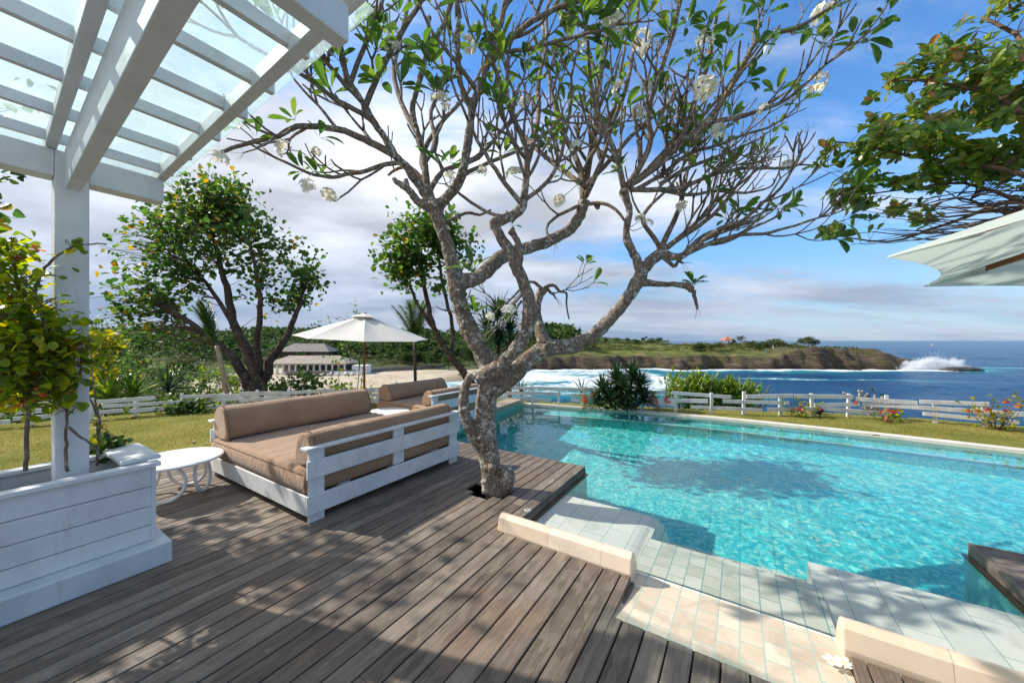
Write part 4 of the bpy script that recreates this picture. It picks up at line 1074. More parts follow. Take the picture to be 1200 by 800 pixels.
for b in BIG:
    p, r = S(b); r = [x*(.78 if b[0][1] < 262 else 1) for x in r]; p, r = smooth_path(p, r, 4, .004)
    r = [x*(1+.16*noise.noise((q.x*6,q.y*6,q.z*6))) for q, x in zip(p, r)]
    trunk.tube(p, r, 14)
# knots and cut stubs
for (px,py,Y,r_) in ((590,437,3.8,5),(602,448,3.84,4),(684,240,4.42,7),(700,241,4.4,4),(731,224,4.04,6),(510,240,3.86,10.5),(546,478,3.76,5),(564,512,3.75,6),(566,455,3.8,5),(547,390,3.82,5),(700,385,4.12,5),(735,350,4.17,5),(640,410,3.92,6),(577,548,3.74,6),(690,398,4.1,5),(537,340,3.84,5),(520,270,3.84,4.5)):
    c = at(px,py,Y); rr = r_*Y/F; trunk.tube([c-rv(fr,.3)*rr-Vector((0,0,rr)), c, c+rv(fr,.4)*rr+Vector((0,0,rr*.9))], [rr*.5,rr,rr*.45], 8)
to = trunk.build('trunk', M['plumbark'], ft, smooth=True)
rm = to.modifiers.new('weld', 'REMESH'); rm.mode = 'VOXEL'; rm.voxel_size = .0105; rm.use_smooth_shade = True
tx = bpy.data.textures.new('bark_lumps', 'CLOUDS'); tx.noise_scale = .085; tx.noise_depth = 4
smd = to.modifiers.new('soft', 'SMOOTH'); smd.factor = .5; smd.iterations = 3
dm = to.modifiers.new('lumps', 'DISPLACE'); dm.texture = tx; dm.strength = .026; dm.mid_level = .55
# ---- limbs
LIMBS = [  # pixel path, distance at start, distance at end, radius px start, end, side shoots per node
 ([(463,182),(440,170),(420,160),(395,151),(362,148),(342,150),(326,160),(300,165),(272,174),(254,180)],3.75,3.3,5,2.2,.35),
 ([(474,190),(452,193),(430,200),(405,205),(385,208),(362,203)],3.78,3.6,3.4,2,.6),
 ([(437,142),(415,128),(395,118),(372,100),(345,82),(330,75)],3.65,3.2,3.6,2.4,.7),
 ([(425,120),(405,100),(385,75),(372,60)],3.6,3.3,3.4,2.6,.8),
 ([(402,75),(396,40),(385,10),(378,-20)],3.5,3.2,4,2.8,1),
 ([(410,98),(425,60),(440,25),(452,-10)],3.55,3.6,3.4,2.6,1),
 ([(427,128),(438,100),(455,65),(475,30),(495,0),(505,-25)],3.6,3.9,4.2,2.6,1),
 ([(491,160),(470,120),(462,80),(470,40),(480,0)],4.05,5.6,3.6,2.4,.9),
 ([(500,60),(520,30),(530,0),(536,-30)],4.1,4.3,3.2,2.4,.8),
 ([(498,190),(510,165),(505,130),(520,95),(515,60)],4.0,6.0,3.2,2.2,.8),
 ([(541,205),(575,190),(600,180),(622,170)],3.83,5.4,3.0,2.0,.5),
 ([(537,20),(535,-20),(530,-60)],3.55,3.4,4.6,3,1),
 ([(580,45),(590,15),(592,-20)],3.68,3.6,4.4,3,1),
 ([(573,70),(600,45),(625,25),(660,8),(700,-5)],3.7,3.2,4.4,2.8,.8),
 ([(560,108),(540,80),(520,55),(505,35)],3.74,3.4,3.2,2.2,.7),
 ([(570,80),(590,62),(615,58),(640,52),(670,45),(695,38)],3.7,3.3,3,2.2,.7),
 ([(614,234),(617,210),(618,188),(613,165),(602,140),(592,112),(580,82),(575,55)],3.6,3.3,5,2.2,1),
 ([(618,192),(626,165),(632,130),(631,95),(640,55),(640,15)],3.59,5.0,3.8,2.2,1),
 ([(612,240),(592,215),(575,190),(560,165),(548,140)],3.62,3.2,3.6,2,.7),
 ([(613,236),(640,215),(655,190),(662,160),(668,130)],3.62,3.2,3,2,.8),
 ([(598,256),(570,248),(545,232),(532,222)],3.64,3.9,2.6,1.6,.5),
 ([(684,236),(681,205),(673,180),(657,150),(647,110),(641,70),(636,30)],4.42,5.6,4.6,2.2,1.1),
 ([(684,234),(690,192),(697,150),(700,110),(706,60),(713,15)],4.42,6.2,4.6,2,1.1),
 ([(686,230),(705,190),(716,150),(735,100),(743,50),(748,10)],4.42,4.6,4,2,1.1),
 ([(681,215),(650,192),(622,168),(603,142),(595,110)],4.4,6.2,3.6,2,.9),
 ([(687,218),(720,182),(750,150),(785,120),(800,95)],4.42,5.8,3.4,1.9,1),
 ([(684,240),(705,238),(722,246),(735,262)],4.4,4.1,3,1.6,.3),
 ([(683,240),(655,252),(640,268),(650,285)],4.42,4.1,2.6,1.4,.4),
 ([(731,222),(725,192),(713,162),(700,130),(692,95),(690,60)],4.05,3.6,4.2,2,1.1),
 ([(733,220),(750,196),(762,166),(760,130),(772,90),(787,48),(797,5)],4.05,3.7,4.6,2,1.1),
 ([(736,218),(757,204),(783,182),(803,152),(816,112),(831,72),(838,30)],4.05,3.9,5,2.2,1.1),
 ([(752,206),(785,176),(818,152),(845,120),(868,85),(885,50),(905,42),(935,32)],4.05,3.6,4.6,2.2,.9),
 ([(760,202),(800,165),(835,145),(872,135),(912,122),(928,112)],4.1,3.7,4.2,2.,.8),
 ([(738,222),(770,222),(800,220),(835,205),(868,198),(900,197),(916,198)],4.05,4.2,3.6,1.6,.7),
 ([(775,215),(810,195),(850,180),(885,165)],4.1,5.6,3,1.6,.9),
 ([(776,288),(790,258),(800,232),(806,200),(818,176)],4.3,5.4,4,1.8,.9),
 ([(774,290),(760,270),(753,255),(765,238),(778,226)],4.3,4.0,3.4,1.8,.6),
 ([(778,292),(800,276),(828,258),(850,236),(866,214)],4.3,4.1,4,1.8,1),
 ([(817,287),(843,268),(870,258),(895,237),(907,228)],4.1,3.7,3.2,1.8,.8),
 ([(806,296),(835,284),(862,276),(895,274),(918,268)],4.15,3.9,3.4,1.7,.6),
 ([(800,298),(825,275),(850,268),(884,259)],4.15,4.3,2.8,1.6,.5),
 ([(825,282),(852,270),(875,262),(890,258)],4.1,3.9,2.2,1.3,.3),
 ([(776,300),(790,312),(795,306),(800,308)],4.3,4.2,3,1.6,.3),
 ([(637,338),(648,334),(656,341),(664,343),(664,356),(667,374)],4.2,4.1,2.6,.9,.15),
 ([(634,338),(626,331),(618,330),(612,336)],4.2,4.1,2.6,1,.3),
 ([(640,338),(646,343),(652,350)],4.2,4.3,2.6,1.,.4),
 ([(612,345),(597,362),(585,378),(571,391)],3.66,3.3,1.7,1.,.3),
 ([(611,352),(598,372),(584,384),(574,394)],3.66,3.5,1.6,.9,.3),
 ([(609,340),(590,357),(577,368),(566,377)],3.66,3.7,1.6,.9,.3),
 ([(500,215),(480,195),(462,200),(455,205)],3.95,4.3,3,1.6,.4),
 ([(503,225),(520,200),(560,185),(590,150),(610,130)],3.95,6.6,4,2,1.),
 ([(500,205),(495,180),(520,140),(540,120),(560,90)],4.0,6.8,4,2,1.),
 ([(790,282),(815,262),(835,238),(858,222),(880,205)],4.25,4.6,2.8,1.4,.9),
 ([(745,222),(775,205),(808,180),(842,170),(872,158),(900,150)],4.05,4.4,3.2,1.4,.9),
 ([(770,222),(805,228),(840,224),(872,226),(895,222)],4.1,4.3,2.6,1.3,.8),
 ([(815,288),(850,284),(880,268),(902,258)],4.1,4.6,2.4,1.3,.6),
 ([(762,196),(795,160),(820,140),(850,105),(872,70)],4.05,4.7,3.2,1.5,.9),
 ([(689,190),(705,160),(722,120),(728,80),(735,40)],4.42,4.0,3,1.5,1.),
 ([(520,262),(545,250),(562,252),(575,246)],3.9,4.2,2.4,1.4,.4),
 ([(812,340),(815,350),(817,362)],4.13,4.13,3,1.6,0),
]
br = MB(); tips = []
def twig(p, d, L, r, lev, up=.12):
    """forking, slightly club-tipped frangipani shoots"""
    n = 3; pts = [p]; dd = d.copy()
    for i in range(n):
        dd = (dd+rv(fr,.16)+Vector((0,0,up))).normalized(); pts.append(pts[-1]+dd*(L/n))
    r1 = max(r*.78, .0052)
    if lev <= 0: br.tube(pts+[pts[-1]+dd*.012], [r, r*.92, r*.88, r1*1.12, r1*.7], 6); tips.append((pts[-1]+dd*.01, dd, r1)); return
    br.tube(pts, [r, r*.94, r*.88, r1], 6)
    k = 2 if fr.random() < .72 else 3
    ax = dd.orthogonal().normalized(); ph = fr.uniform(0, 6.28)
    for i in range(k):
        q = Quaternion(dd, ph+i*2*math.pi/k+fr.uniform(-.4,.4)) @ ax
        sp = fr.uniform(.35,.62)
        twig(pts[-1], (dd*math.cos(sp)+q*math.sin(sp)).normalized(), L*fr.uniform(.68,.98), r1*fr.uniform(.86,.97), lev-1, up)
for (path, Y0, Y1, r0, r1, sh) in LIMBS:
    n = len(path)
    nodes = [(x, y, lerp(Y0,Y1,i/(n-1)), lerp(r0,r1,i/(n-1))) for i,(x,y) in enumerate(path)]
    p, r = S(nodes); ps, rs = smooth_path(p, r, 3, .006)
    rs = [x*.88 for x in rs]; br.tube(ps, rs, 7)
    for i in range(1, n):
        d = (p[min(i+1,n-1)]-p[i-1]).normalized()
        if i == n-1:
            if sh >= .6: twig(p[i], d, fr.uniform(.22,.34), r[i]*.9, fr.choice((1,2)))
            else: tips.append((p[i], d, r[i]))
            continue
        m = sh*1.6; k = int(m)+(1 if fr.random() < m-int(m) else 0)
        for _ in range(k):
            s = d.orthogonal().normalized(); s = Quaternion(d, fr.uniform(0,6.28)) @ s; a = fr.uniform(.5,.95)
            if s.z < -.3 and fr.random() < .7: s = -s
            twig(p[i], (d*math.cos(a)+s*math.sin(a)).normalized(), fr.uniform(.2,.36), max(r[i]*.52,.0066), fr.choice((1,1,2)))
# dry flower stalks left on some tips
for (p, d, r_) in tips:
    if fr.random() < .22:
        for _ in range(fr.randint(2,4)):
            q = p.copy(); dd = (d+rv(fr,.7)).normalized(); pts = [q]
            for i in range(4): dd = (dd+rv(fr,.35)+Vector((0,0,-.22))).normalized(); q = q+dd*fr.uniform(.02,.045); pts.append(q)
            br.tube(pts, [.0022,.002,.0017,.0014,.001], 4, cap=False)
bo = br.build('branches', M['twig'], ft, smooth=True)
# ---- leaves in whorls at the shoot tips
lf = MB()
def whorl(p, d, n, L, W, spread=(.5,1.15)):
    ax = d.orthogonal().normalized(); ph = fr.uniform(0,6.28)
    for i in range(n):
        q = Quaternion(d, ph+i*2.4) @ ax; s = fr.uniform(*spread)
        dd = (d*math.cos(s)+q*math.sin(s)).normalized(); lf.cur = fr.random(); k = fr.uniform(.6,1.08)
        st_ = p+dd*.03*fr.random()-d*fr.uniform(0,.03)
        lf.tube([st_, st_+dd*.035], .002, 3, cap=False)
        lf.leaf(st_+dd*.03, dd, (d+Vector((0,0,.5))).normalized(), L*k, W*k, .22, fr.uniform(.05,.4))
for (p, d, r_) in tips:
    px = 600+F*p.x/p.y; py = CY-F*(p.z-H)/p.y
    pr = .17 if px < 600 else (.11 if px < 730 else .07)
    if py < 60: pr += .15
    if py > 215: pr = .14
    if p.y > 4.7: pr = max(pr, .22)
    if fr.random() < pr: whorl(p, d, fr.randint(4,7), fr.uniform(.16,.24), fr.uniform(.068,.092))
for (px,py,Y,n,L,dx,dy,dz) in [(395,70,3.4,7,.26,-.2,0,1),(412,30,3.3,7,.25,0,0,1),(440,60,3.5,7,.25,.2,0,1),(447,95,3.55,7,.25,-.5,0,.6),(470,100,3.5,6,.25,.5,0,.6),(388,110,3.4,5,.24,-.4,0,.9),(345,140,3.5,5,.2,-.6,0,.7),(300,160,3.4,4,.2,.3,0,.9),(375,160,3.5,5,.19,.4,0,.6),(505,80,3.7,8,.27,0,0,1),(512,108,3.5,8,.26,.1,-.2,.7),(528,55,3.8,7,.24,.3,0,.8),(560,55,3.7,6,.22,.6,0,.7),(617,95,3.6,6,.2,.1,0,1),(620,70,3.8,6,.2,.5,0,.8),(527,190,3.8,6,.19,.1,0,1),(590,182,3.7,6,.17,0,0,1),(680,15,3.2,8,.3,.2,0,.7),(700,25,3.2,7,.32,1,0,.3),(655,90,3.8,6,.22,.1,0,1),(785,40,3.7,7,.22,0,0,1),(805,30,3.7,6,.24,.8,0,.6),(897,15,3.6,5,.24,.3,0,1),(905,35,3.6,4,.22,.2,0,-.2),(813,333,4.12,11,.16,.1,0,1),(770,148,4.,8,.22,.3,-.3,.5),(825,45,3.8,6,.22,.9,0,.3),(372,205,3.55,6,.17,0,0,1),(355,200,3.5,5,.18,-.6,0,.5),(800,140,3.9,6,.2,.7,0,.4),(730,98,4.1,6,.19,-.7,0,.5),(660,205,3.7,5,.14,0,0,1),(600,262,3.7,5,.15,.2,0,.9),(480,345,3.8,1,.1,0,0,1),(555,365,3.75,6,.17,.1,0,1),(545,350,3.8,4,.12,.5,0,.7)]:
    whorl(at(px,py,Y), Vector((dx,dy,dz)).normalized(), n, L*.95, L*.36)
lf.build('leaves', M['plumleaf'], ft)
# ---- flower heads: white five-petalled flowers packed into a posy
def posy(n, seed):
    r = random.Random(seed); mb = MB(); used = []
    for i in range(n*4):
        u = rv(r).normalized(); u.z = abs(u.z)*.9+.1; u.normalize()
        if any((u-q).length < .55 for q in used): continue
        used.append(u)
        if len(used) > n: break
        c = u*.062*r.uniform(.9,1.15); u = (u+rv(r,.15)).normalized(); ax = u.orthogonal().normalized(); ph = r.uniform(0,6.28); op = r.uniform(.25,.6)
        for k in range(5):
            q = Quaternion(u, ph+k*2*math.pi/5) @ ax; t = u.cross(q); d1 = (q+u*op).normalized(); L = .043*r.uniform(.9,1.1); n0 = len(mb.v); tw = u*.004
            row = [(0,0.,0.),(.3,.008,.16),(.62,.0165,.62),(.86,.0155,.95),(1.,.006,1.)]
            for f, w_, c_ in row:
                p = c+d1*L*f-u*(.006*f*f)
                mb.v += [tuple(p-t*w_-tw*f), tuple(p+t*w_+tw*f)]; mb.r += [c_, c_]
            for e in range(4): mb.f.append((n0+2*e, n0+2*e+2, n0+2*e+3, n0+2*e+1))
    return mb
protos = []
FLOW = [(965,17,3.6,1.0),(955,98,3.7,1.0),(923,196,4.2,.85),(828,104,3.5,1.15),(826,48,3.75,.9),(752,48,3.8,1.),(757,62,3.8,.8),(718,29,3.3,1.1),(690,52,3.6,.9),(727,104,4.1,.9),(755,103,4.1,.8),(747,131,4.1,.75),(516,122,3.5,1.),(548,53,3.7,.9),(458,55,3.5,.8),(255,186,3.3,.8),(333,175,3.5,.8),(360,219,3.6,.75),(385,229,3.6,.75),(370,178,3.6,.5),(527,208,3.8,.7),(564,200,3.9,.6),(602,206,3.7,.85),(655,235,3.9,.75),(894,256,4.1,.7),(842,153,3.9,.75),(750,258,4.1,.65),(800,242,4.3,.7),(760,262,4.2,.55),(843,155,4.0,.7),(596,366,3.3,.7),(574,372,3.5,.5),(663,28,3.9,.9),(895,128,3.7,.6),(615,120,3.8,.6),(675,172,3.7,.6)]
for i in range(4):
    mb = posy(8+i, 40+i); protos.append(mb)
meshes = []
stm = pm('green_flower_stalk', (.12,.17,.04), (.2,.24,.07), 10, .5, 0)
for i, (px,py,Y,s) in enumerate(FLOW):
    c = at(px,py,Y); k = i % 4
    def seen(q): return Vector((600+F*q.x/q.y, CY-F*(q.z-H)/q.y))
    tp = min(tips, key=lambda t: (t[0]-c).length)
    if (tp[0]-c).length > .03 and (tp[0]-c).length < .5:
        ps, _r = smooth_path([tp[0]-tp[1]*.02, tp[0]+tp[1]*.4*(tp[0]-c).length, c], [1,1,1], 4); s2 = MB(); s2.tube(ps, [.0055-.002*e/len(ps) for e in range(len(ps))], 6); s2.build('flower_stalk', stm, ft, smooth=True)
    if len(meshes) <= k:
        me_o = protos[k].build('flower_cluster', M['petal']); meshes.append(me_o.data)
        o = me_o
    else:
        o = bpy.data.objects.new('flower_cluster', meshes[k]); col.objects.link(o)
    o.parent = ft; o.location = c-Vector(ft.location); o.rotation_euler = (fr.uniform(-.9,.9)+.3, fr.uniform(-.9,.9), fr.uniform(0,6)); o.scale = (s*1.25,)*3
# stalks that carry the three outer heads and others
for (path, Y) in [([(928,33),(945,27),(960,20)],3.6),([(926,113),(940,108),(951,102)],3.7),([(900,197),(912,197),(920,196)],4.2),([(862,270),(880,262),(891,258)],4.1),([(820,118),(824,112),(828,108)],3.5),([(254,180),(254,184)],3.3)]:
    stk = MB(); stk.tube([at(x,y,Y) for x,y in path], [.007,.0055,.0045][:len(path)], 6); stk.build('flower_stalk', stm, ft, smooth=True)
# fallen bloom on the ramp
c = P(975,794,-.10); c.z = rampz(2.2)+.012
mb = MB()
for s_ in range(2):
    o_ = Vector((.055*s_, -.01*s_, 0))
    for k in range(5):
        a = 2*math.pi*k/5+.7*s_; q = Vector((math.cos(a),math.sin(a),.12)); t = Vector((-math.sin(a),math.cos(a),0)); n0 = len(mb.v)
        b = c+o_
        mb.v += [tuple(b),tuple(b+q*.02-t*.012),tuple(b+q*.02+t*.012),tuple(b+q*.034-t*.011),tuple(b+q*.034+t*.014),tuple(b+q*.042+t*.003)]; mb.r += [0,.5,.5,1,1,1]
        mb.f += [(n0,n0+1,n0+2),(n0+1,n0+3,n0+4,n0+2),(n0+3,n0+5,n0+4)]
tag(mb.build('fallen_flower', M['petal'], origin=c), 'fallen white frangipani bloom lying on the beige ramp tiles', 'flower')

# ================================================================== OTHER PLANTS
vr = random.Random(5)
def leafy(name, label, cat, base, limbs, blobs, leafm, twigm, L, W, per=9, crad=.2, group=None, small=True, tw=.006, kids=None, up=.5, trunkname='trunk', sag=0., rosette=False):
    """limbs: (points, radii); blobs: (centre, rx, ry, rz, clusters). Every leaf cluster hangs on a twig that grows from the nearest limb."""
    t = thing(name, label, cat, base, 0, group); r = random.Random(hash(label) % 1000 if False else sum(map(ord,label)))
    tr = MB(); nodes = []
    for (p, rad) in limbs:
        ps, rs = smooth_path([Vector(x) for x in p], rad, 4, .0, r)
        ps = [q+rv(r,rad_*.35) for q, rad_ in zip(ps, rs)]
        tr.tube(ps, rs, 9 if rad[0] > .03 else 6); nodes += list(zip(ps, rs))
    nodes2 = nodes[len(nodes)//8:] or nodes
    tg = MB(); lv = MB()
    for (c, rx, ry, rz, n) in blobs:
        c = Vector(c)
        for _ in range(n):
            while True:
                u = rv(r)
                if u.length < 1: break
            u = u*(.55+.45*r.random()) if r.random() < .4 else u.normalized()*r.uniform(.72,1.0)
            e = c+Vector((u.x*rx,u.y*ry,u.z*rz))
            bn = min(nodes2, key=lambda q: (q[0]-e).length_squared+(3*max(0,q[0].z-e.z+.2*(e-q[0]).length))**2)
            p0 = bn[0]; d = e-p0; ln = d.length
            mid = p0+d*.5+rv(r,.1)*ln+Vector((0,0,up*.16*ln)); q0 = p0+d*.22+Vector((0,0,up*.09*ln))+rv(r,.04)*ln
            pts, _r = smooth_path([p0,q0,mid,e],[1,1,1,1],3)
            tg.tube(pts, [max(tw*(1-.8*i/len(pts)),.0012)*min(1.6,.6+ln*.5) for i in range(len(pts))], 5 if tw > .01 else 4, cap=False)
            dd = (pts[-1]-pts[-3]).normalized()
            if rosette:
                ax = dd.orthogonal().normalized(); ph = r.uniform(0,6.28); dd2 = (dd+Vector((0,0,.5))).normalized(); nl = r.randint(per-2, per+2)
                for k in range(nl):
                    q_ = Quaternion(dd2, ph+k*2.4) @ ax; sp_ = r.uniform(.6,1.35); v = (dd2*math.cos(sp_)+q_*math.sin(sp_)).normalized(); lv.cur = r.random(); k_ = r.uniform(.55,1.15)
                    lv.leaf(pts[-1]-dd2*r.uniform(0,.05), v, (dd2+rv(r,.3)).normalized(), L*k_, W*k_, .18, r.uniform(0,.45))
                for k in range(2):
                    q = pts[-2-r.randint(0,4)]; lv.cur = r.random(); lv.leaf(q, (dd+rv(r,.9)).normalized(), (Vector((0,0,1))+rv(r,.5)).normalized(), L*.8, W*.8, .2, .2)
                continue
            for k in range(per):
                f = r.random(); q = pts[-1-int(f*min(len(pts)-1,5))]+rv(r,crad)*(1 if f < .5 else .6)
                v = (dd*.5+rv(r,.9)+Vector((0,0,.12-sag))).normalized(); lv.cur = r.random(); k_ = r.uniform(.5,1.2)
                upv = (Vector((0,0,.8))+rv(r,1.)).normalized()
                if small: lv.leaf4(q, v, upv, L*k_, W*k_)
                else: lv.leaf(q, v, upv, L*k_, W*k_, .2, r.uniform(0,.4))
    if tr.f: tr.build(trunkname, M['bark'] if twigm is None else twigm, t, smooth=True)
    tg.build('twigs', M['twig2'] if twigm is None else twigm, t)
    lv.build('leaves', leafm, t)
    return t
def gz(x, y): return land_z(x,y)
def PX(px,py,Y,r): return at(px,py,Y), r
def limb(*n): return ([at(a,b,c) for a,b,c,_ in n], [d for *_,d in n])
def blob(px,py,Y,rx,ry,rz,n): return (at(px,py,Y), rx*Y/F, ry, rz*Y/F, n)
# big spreading tree left of the daybed
b = at(300,468,11.)
leafy('hibiscus_tree', 'broad multi-stemmed tree with dense leafy top behind the left fence', 'tree', (b.x,b.y,gz(b.x,b.y)),
 [limb((303,490,11.,.24),(302,455,11.,.2),(292,420,11.,.16),(276,385,11.1,.12),(268,345,11.2,.1),(258,310,11.2,.07),(248,270,11.2,.05)),
  limb((298,470,11.,.17),(280,430,10.8,.13),(258,405,10.6,.1),(232,385,10.4,.08),(205,365,10.2,.05)),
  limb((305,470,11.,.16),(316,425,11.2,.13),(335,395,11.4,.1),(348,365,11.5,.07),(356,340,11.6,.05)),
  limb((302,440,11.,.12),(302,400,10.7,.09),(305,360,10.5,.07),(300,315,10.4,.05),(292,285,10.4,.04)),
  limb((276,385,11.1,.08),(255,350,11.4,.06),(228,315,11.6,.045),(205,290,11.8,.03))],
 [blob(240,245,11.2,60,1.5,34,180),blob(195,290,11.,60,1.4,46,120),blob(290,280,11.,55,1.5,40,76),blob(340,325,11.4,48,1.2,44,80),blob(170,345,10.6,50,1.,36,70),blob(130,375,10.6,30,1.,30,26),blob(265,220,11.2,36,1.,14,60),blob(320,360,11.6,40,1.,30,14)],
 M['treeleaf'], None, .155, .14, 9, .24, tw=.010, small=False)
b = at(563,470,7.8)
leafy('hibiscus_tree', 'upright leafy tree with yellow leaves behind the frangipani trunk', 'tree', (b.x,b.y,-.08),
 [limb((563,490,7.8,.1),(556,455,7.7,.085),(537,428,7.55,.075),(520,405,7.4,.065),(509,385,7.3,.055),(500,350,7.1,.045),(492,310,7.,.03)),
  limb((528,416,7.5,.05),(530,380,7.3,.04),(520,340,7.1,.032),(512,290,7.,.025)),limb((515,395,7.4,.045),(492,360,7.1,.032),(475,325,6.9,.022))],
 [blob(488,282,6.9,37,.8,38,110),blob(460,305,6.8,19,.6,34,56),blob(520,268,7.,24,.8,24,54),blob(545,290,7.1,18,.6,34,30),blob(490,330,7.,34,.6,30,24)],
 M['treeleaf'], None, .105, .095, 9, .16, tw=.006, small=False)
# shrubs on the slope behind the left fence: (px, py top, distance, half width px, clusters, leaf)
SH = [(120,410,13,38,110,'shrubleaf','mid green shrub behind the low fence just right of the white post'),
      (165,405,15,45,120,'treeleaf','dark leafy shrub behind the strap leaved plants'),
      (215,425,11.5,36,90,'shrubleaf','loose green shrub behind the staked palm sapling'),
      (345,432,10.6,40,70,'shrubleaf','low leafy shrub rising over the fence under the spreading tree'),
      (262,420,14,34,80,'limeleaf','pale green shrub between the stems of the spreading tree'),
      (70,420,12,44,110,'treeleaf','dense shrub behind the fence left of the white post'),
      (20,430,11,42,100,'shrubleaf','bright shrub behind the fence at the left edge of the photo'),
      (118,370,17,34,120,'treeleaf','tall dark bush beyond the white post'),
      (400,448,11,26,44,'limeleaf','young broad leaved shrub over the fence left of the parasol pole'),
      (452,446,11.4,28,44,'limeleaf','young broad leaved shrub over the fence right of the parasol pole'),
      (405,352,16,38,30,'treeleaf','thin airy treetop showing above the cream parasol'),
      (560,455,10.4,18,40,'yellowleaf','yellow green shrub peeping out left of the frangipani trunk')]
for (px,py,Y,hw_,n,lm,lab) in SH:
    q = at(px,py,Y); g_ = gz(q.x,q.y); h = q.z-g_; hwm = hw_*Y/F
    tall = h
    ls = []
    for k in range(4):
        a = vr.uniform(0,6.28); e = Vector((q.x+math.cos(a)*hwm*.55, q.y+math.sin(a)*hwm*.5, g_+tall*vr.uniform(.6,.85)))
        ls.append(([Vector((q.x+vr.uniform(-.1,.1),q.y,g_-.1)), Vector((q.x,q.y,g_))+(e-Vector((q.x,q.y,g_)))*.5+rv(vr,.12), e],[.035,.025,.012]))
    lo = max(g_+tall*.55, q.z-hwm*2.2)
    leafy('shrub', lab, 'shrub', (q.x,q.y,g_), ls, [((q.x,q.y,(q.z+lo)/2), hwm, hwm*.8, (q.z-lo)/2, n), ((q.x,q.y-.2,lerp(g_,q.z,.45)), hwm*1.1, hwm*.8, tall*.33, n//2)], M[lm], M['twig2'], .15 if Y > 10 else .1, .1, 10, .2, group='shrubs along the left fence', tw=.007)
q = at(125,440,9.2); g_ = gz(q.x,q.y)
leafy('croton_shrub', 'yellow leaved shrub beside the white post beyond the fence', 'shrub', (q.x,q.y,g_), [([Vector((q.x,q.y,g_-.1)),at(122,455,9.2),at(118,420,9.2),at(122,395,9.2)],[.03,.025,.018,.01])],
 [blob(122,408,9.2,18,.5,20,46),blob(115,440,9.1,16,.4,18,26)], M['yellowleaf'], M['twig2'], .15, .1, 9, .14, tw=.006)
q = P(213,485.5,-.05); leafy('low_shrub', 'low dark green mounded shrub in front of the left fence', 'shrub', (q.x,q.y,-.06), [([q,q+Vector((0,0,.12))],[.03,.02])],
 [((q.x,q.y,.07),.55,.32,.16,80),((q.x+.25,q.y,.1),.4,.28,.16,50)], M['shrubleaf'], M['twig2'], .11, .07, 9, .1, tw=.005)
def straps(name, label, cat, base, heads, m, L, W, n, bend, group=None, stem=True, spread=(.15,1.35)):
    t = thing(name, label, cat, base, 0, group); r = random.Random(sum(map(ord,label))); B = Vector(base)
    for (h, sc_) in heads:
        h = Vector(h); st = MB(); st.tube([Vector((lerp(B.x,h.x,.4),lerp(B.y,h.y,.4),B.z-.05)), h-Vector((0,0,.03))], [.045,.035], 8); 
        if stem: st.build('stem', M['bark'], t, smooth=True)
        lv = MB()
        for i in range(n):
            an = i*2.39996; s = lerp(spread[0],spread[1],((i+.5)/n)**.8)+r.uniform(-.12,.12)
            d = Vector((math.cos(an)*math.sin(s), math.sin(an)*math.sin(s), math.cos(s))); lv.cur = min(1,max(0,r.random()*.8+.2*(s > 1.2)))
            lv.blade(h-Vector((0,0,.05*i/n)), d, L*sc_*r.uniform(.75,1.1), W*sc_, bend*r.uniform(.4,1.5))
        lv.build('leaf_rosette', m, t)
    return t
yb = P(728,477,-.05)
straps('yucca_clump', 'dark green yucca clump of spiky rosettes on the far pool edge', 'yucca', yb, [(at(706,456,8.35),.95),(at(722,444,8.5),1.),(at(741,440,8.55),1.05),(at(750,452,8.4),1.),(at(733,461,8.2),1.0),(at(715,468,8.2),.95),(at(754,467,8.3),.85),(at(700,470,8.4),.8),(at(735,472,8.15),.85),(at(727,454,8.3),1.)], M['yucca'], .46, .055, 95, .3, None, True, (.1,1.9))
sb = at(133,470,8.9); 
straps('strap_leaf_plant', 'bright green strap leaved plant behind the left fence nearest the post', 'plant', (sb.x,sb.y,gz(sb.x,sb.y)), [(at(128,466,8.9),1.)], M['agave'], .85, .085, 30, .55, 'strap leaved plants', False, (.1,1.2))
sb = at(157,470,9.3); 
straps('strap_leaf_plant', 'bright green strap leaved plant behind the left fence farther from the post', 'plant', (sb.x,sb.y,gz(sb.x,sb.y)), [(at(156,464,9.3),1.)], M['agave'], .85, .085, 30, .55, 'strap leaved plants', False, (.1,1.2))
sb = at(195,462,10.2); straps('strap_leaf_plant', 'dark strap leaved plant behind the fence left of the staked palm', 'plant', (sb.x,sb.y,gz(sb.x,sb.y)), [(at(197,458,10.2),1.)], M['yucca'], .9, .06, 34, .5, 'strap leaved plants', False)
sb = at(612,470,9.9); straps('grassy_plant', 'dark grassy tuft behind the fence under the low frangipani limb', 'plant', (sb.x,sb.y,-.3), [(at(611,462,9.9),1.)], M['yucca'], .7, .035, 40, .7, None, False)
sb = at(681,470,10.); straps('grassy_plant', 'small spiky tuft behind the fence left of the yucca', 'plant', (sb.x,sb.y,-.3), [(at(682,458,10.),1.)], M['yucca'], .5, .035, 30, .4, None, False)
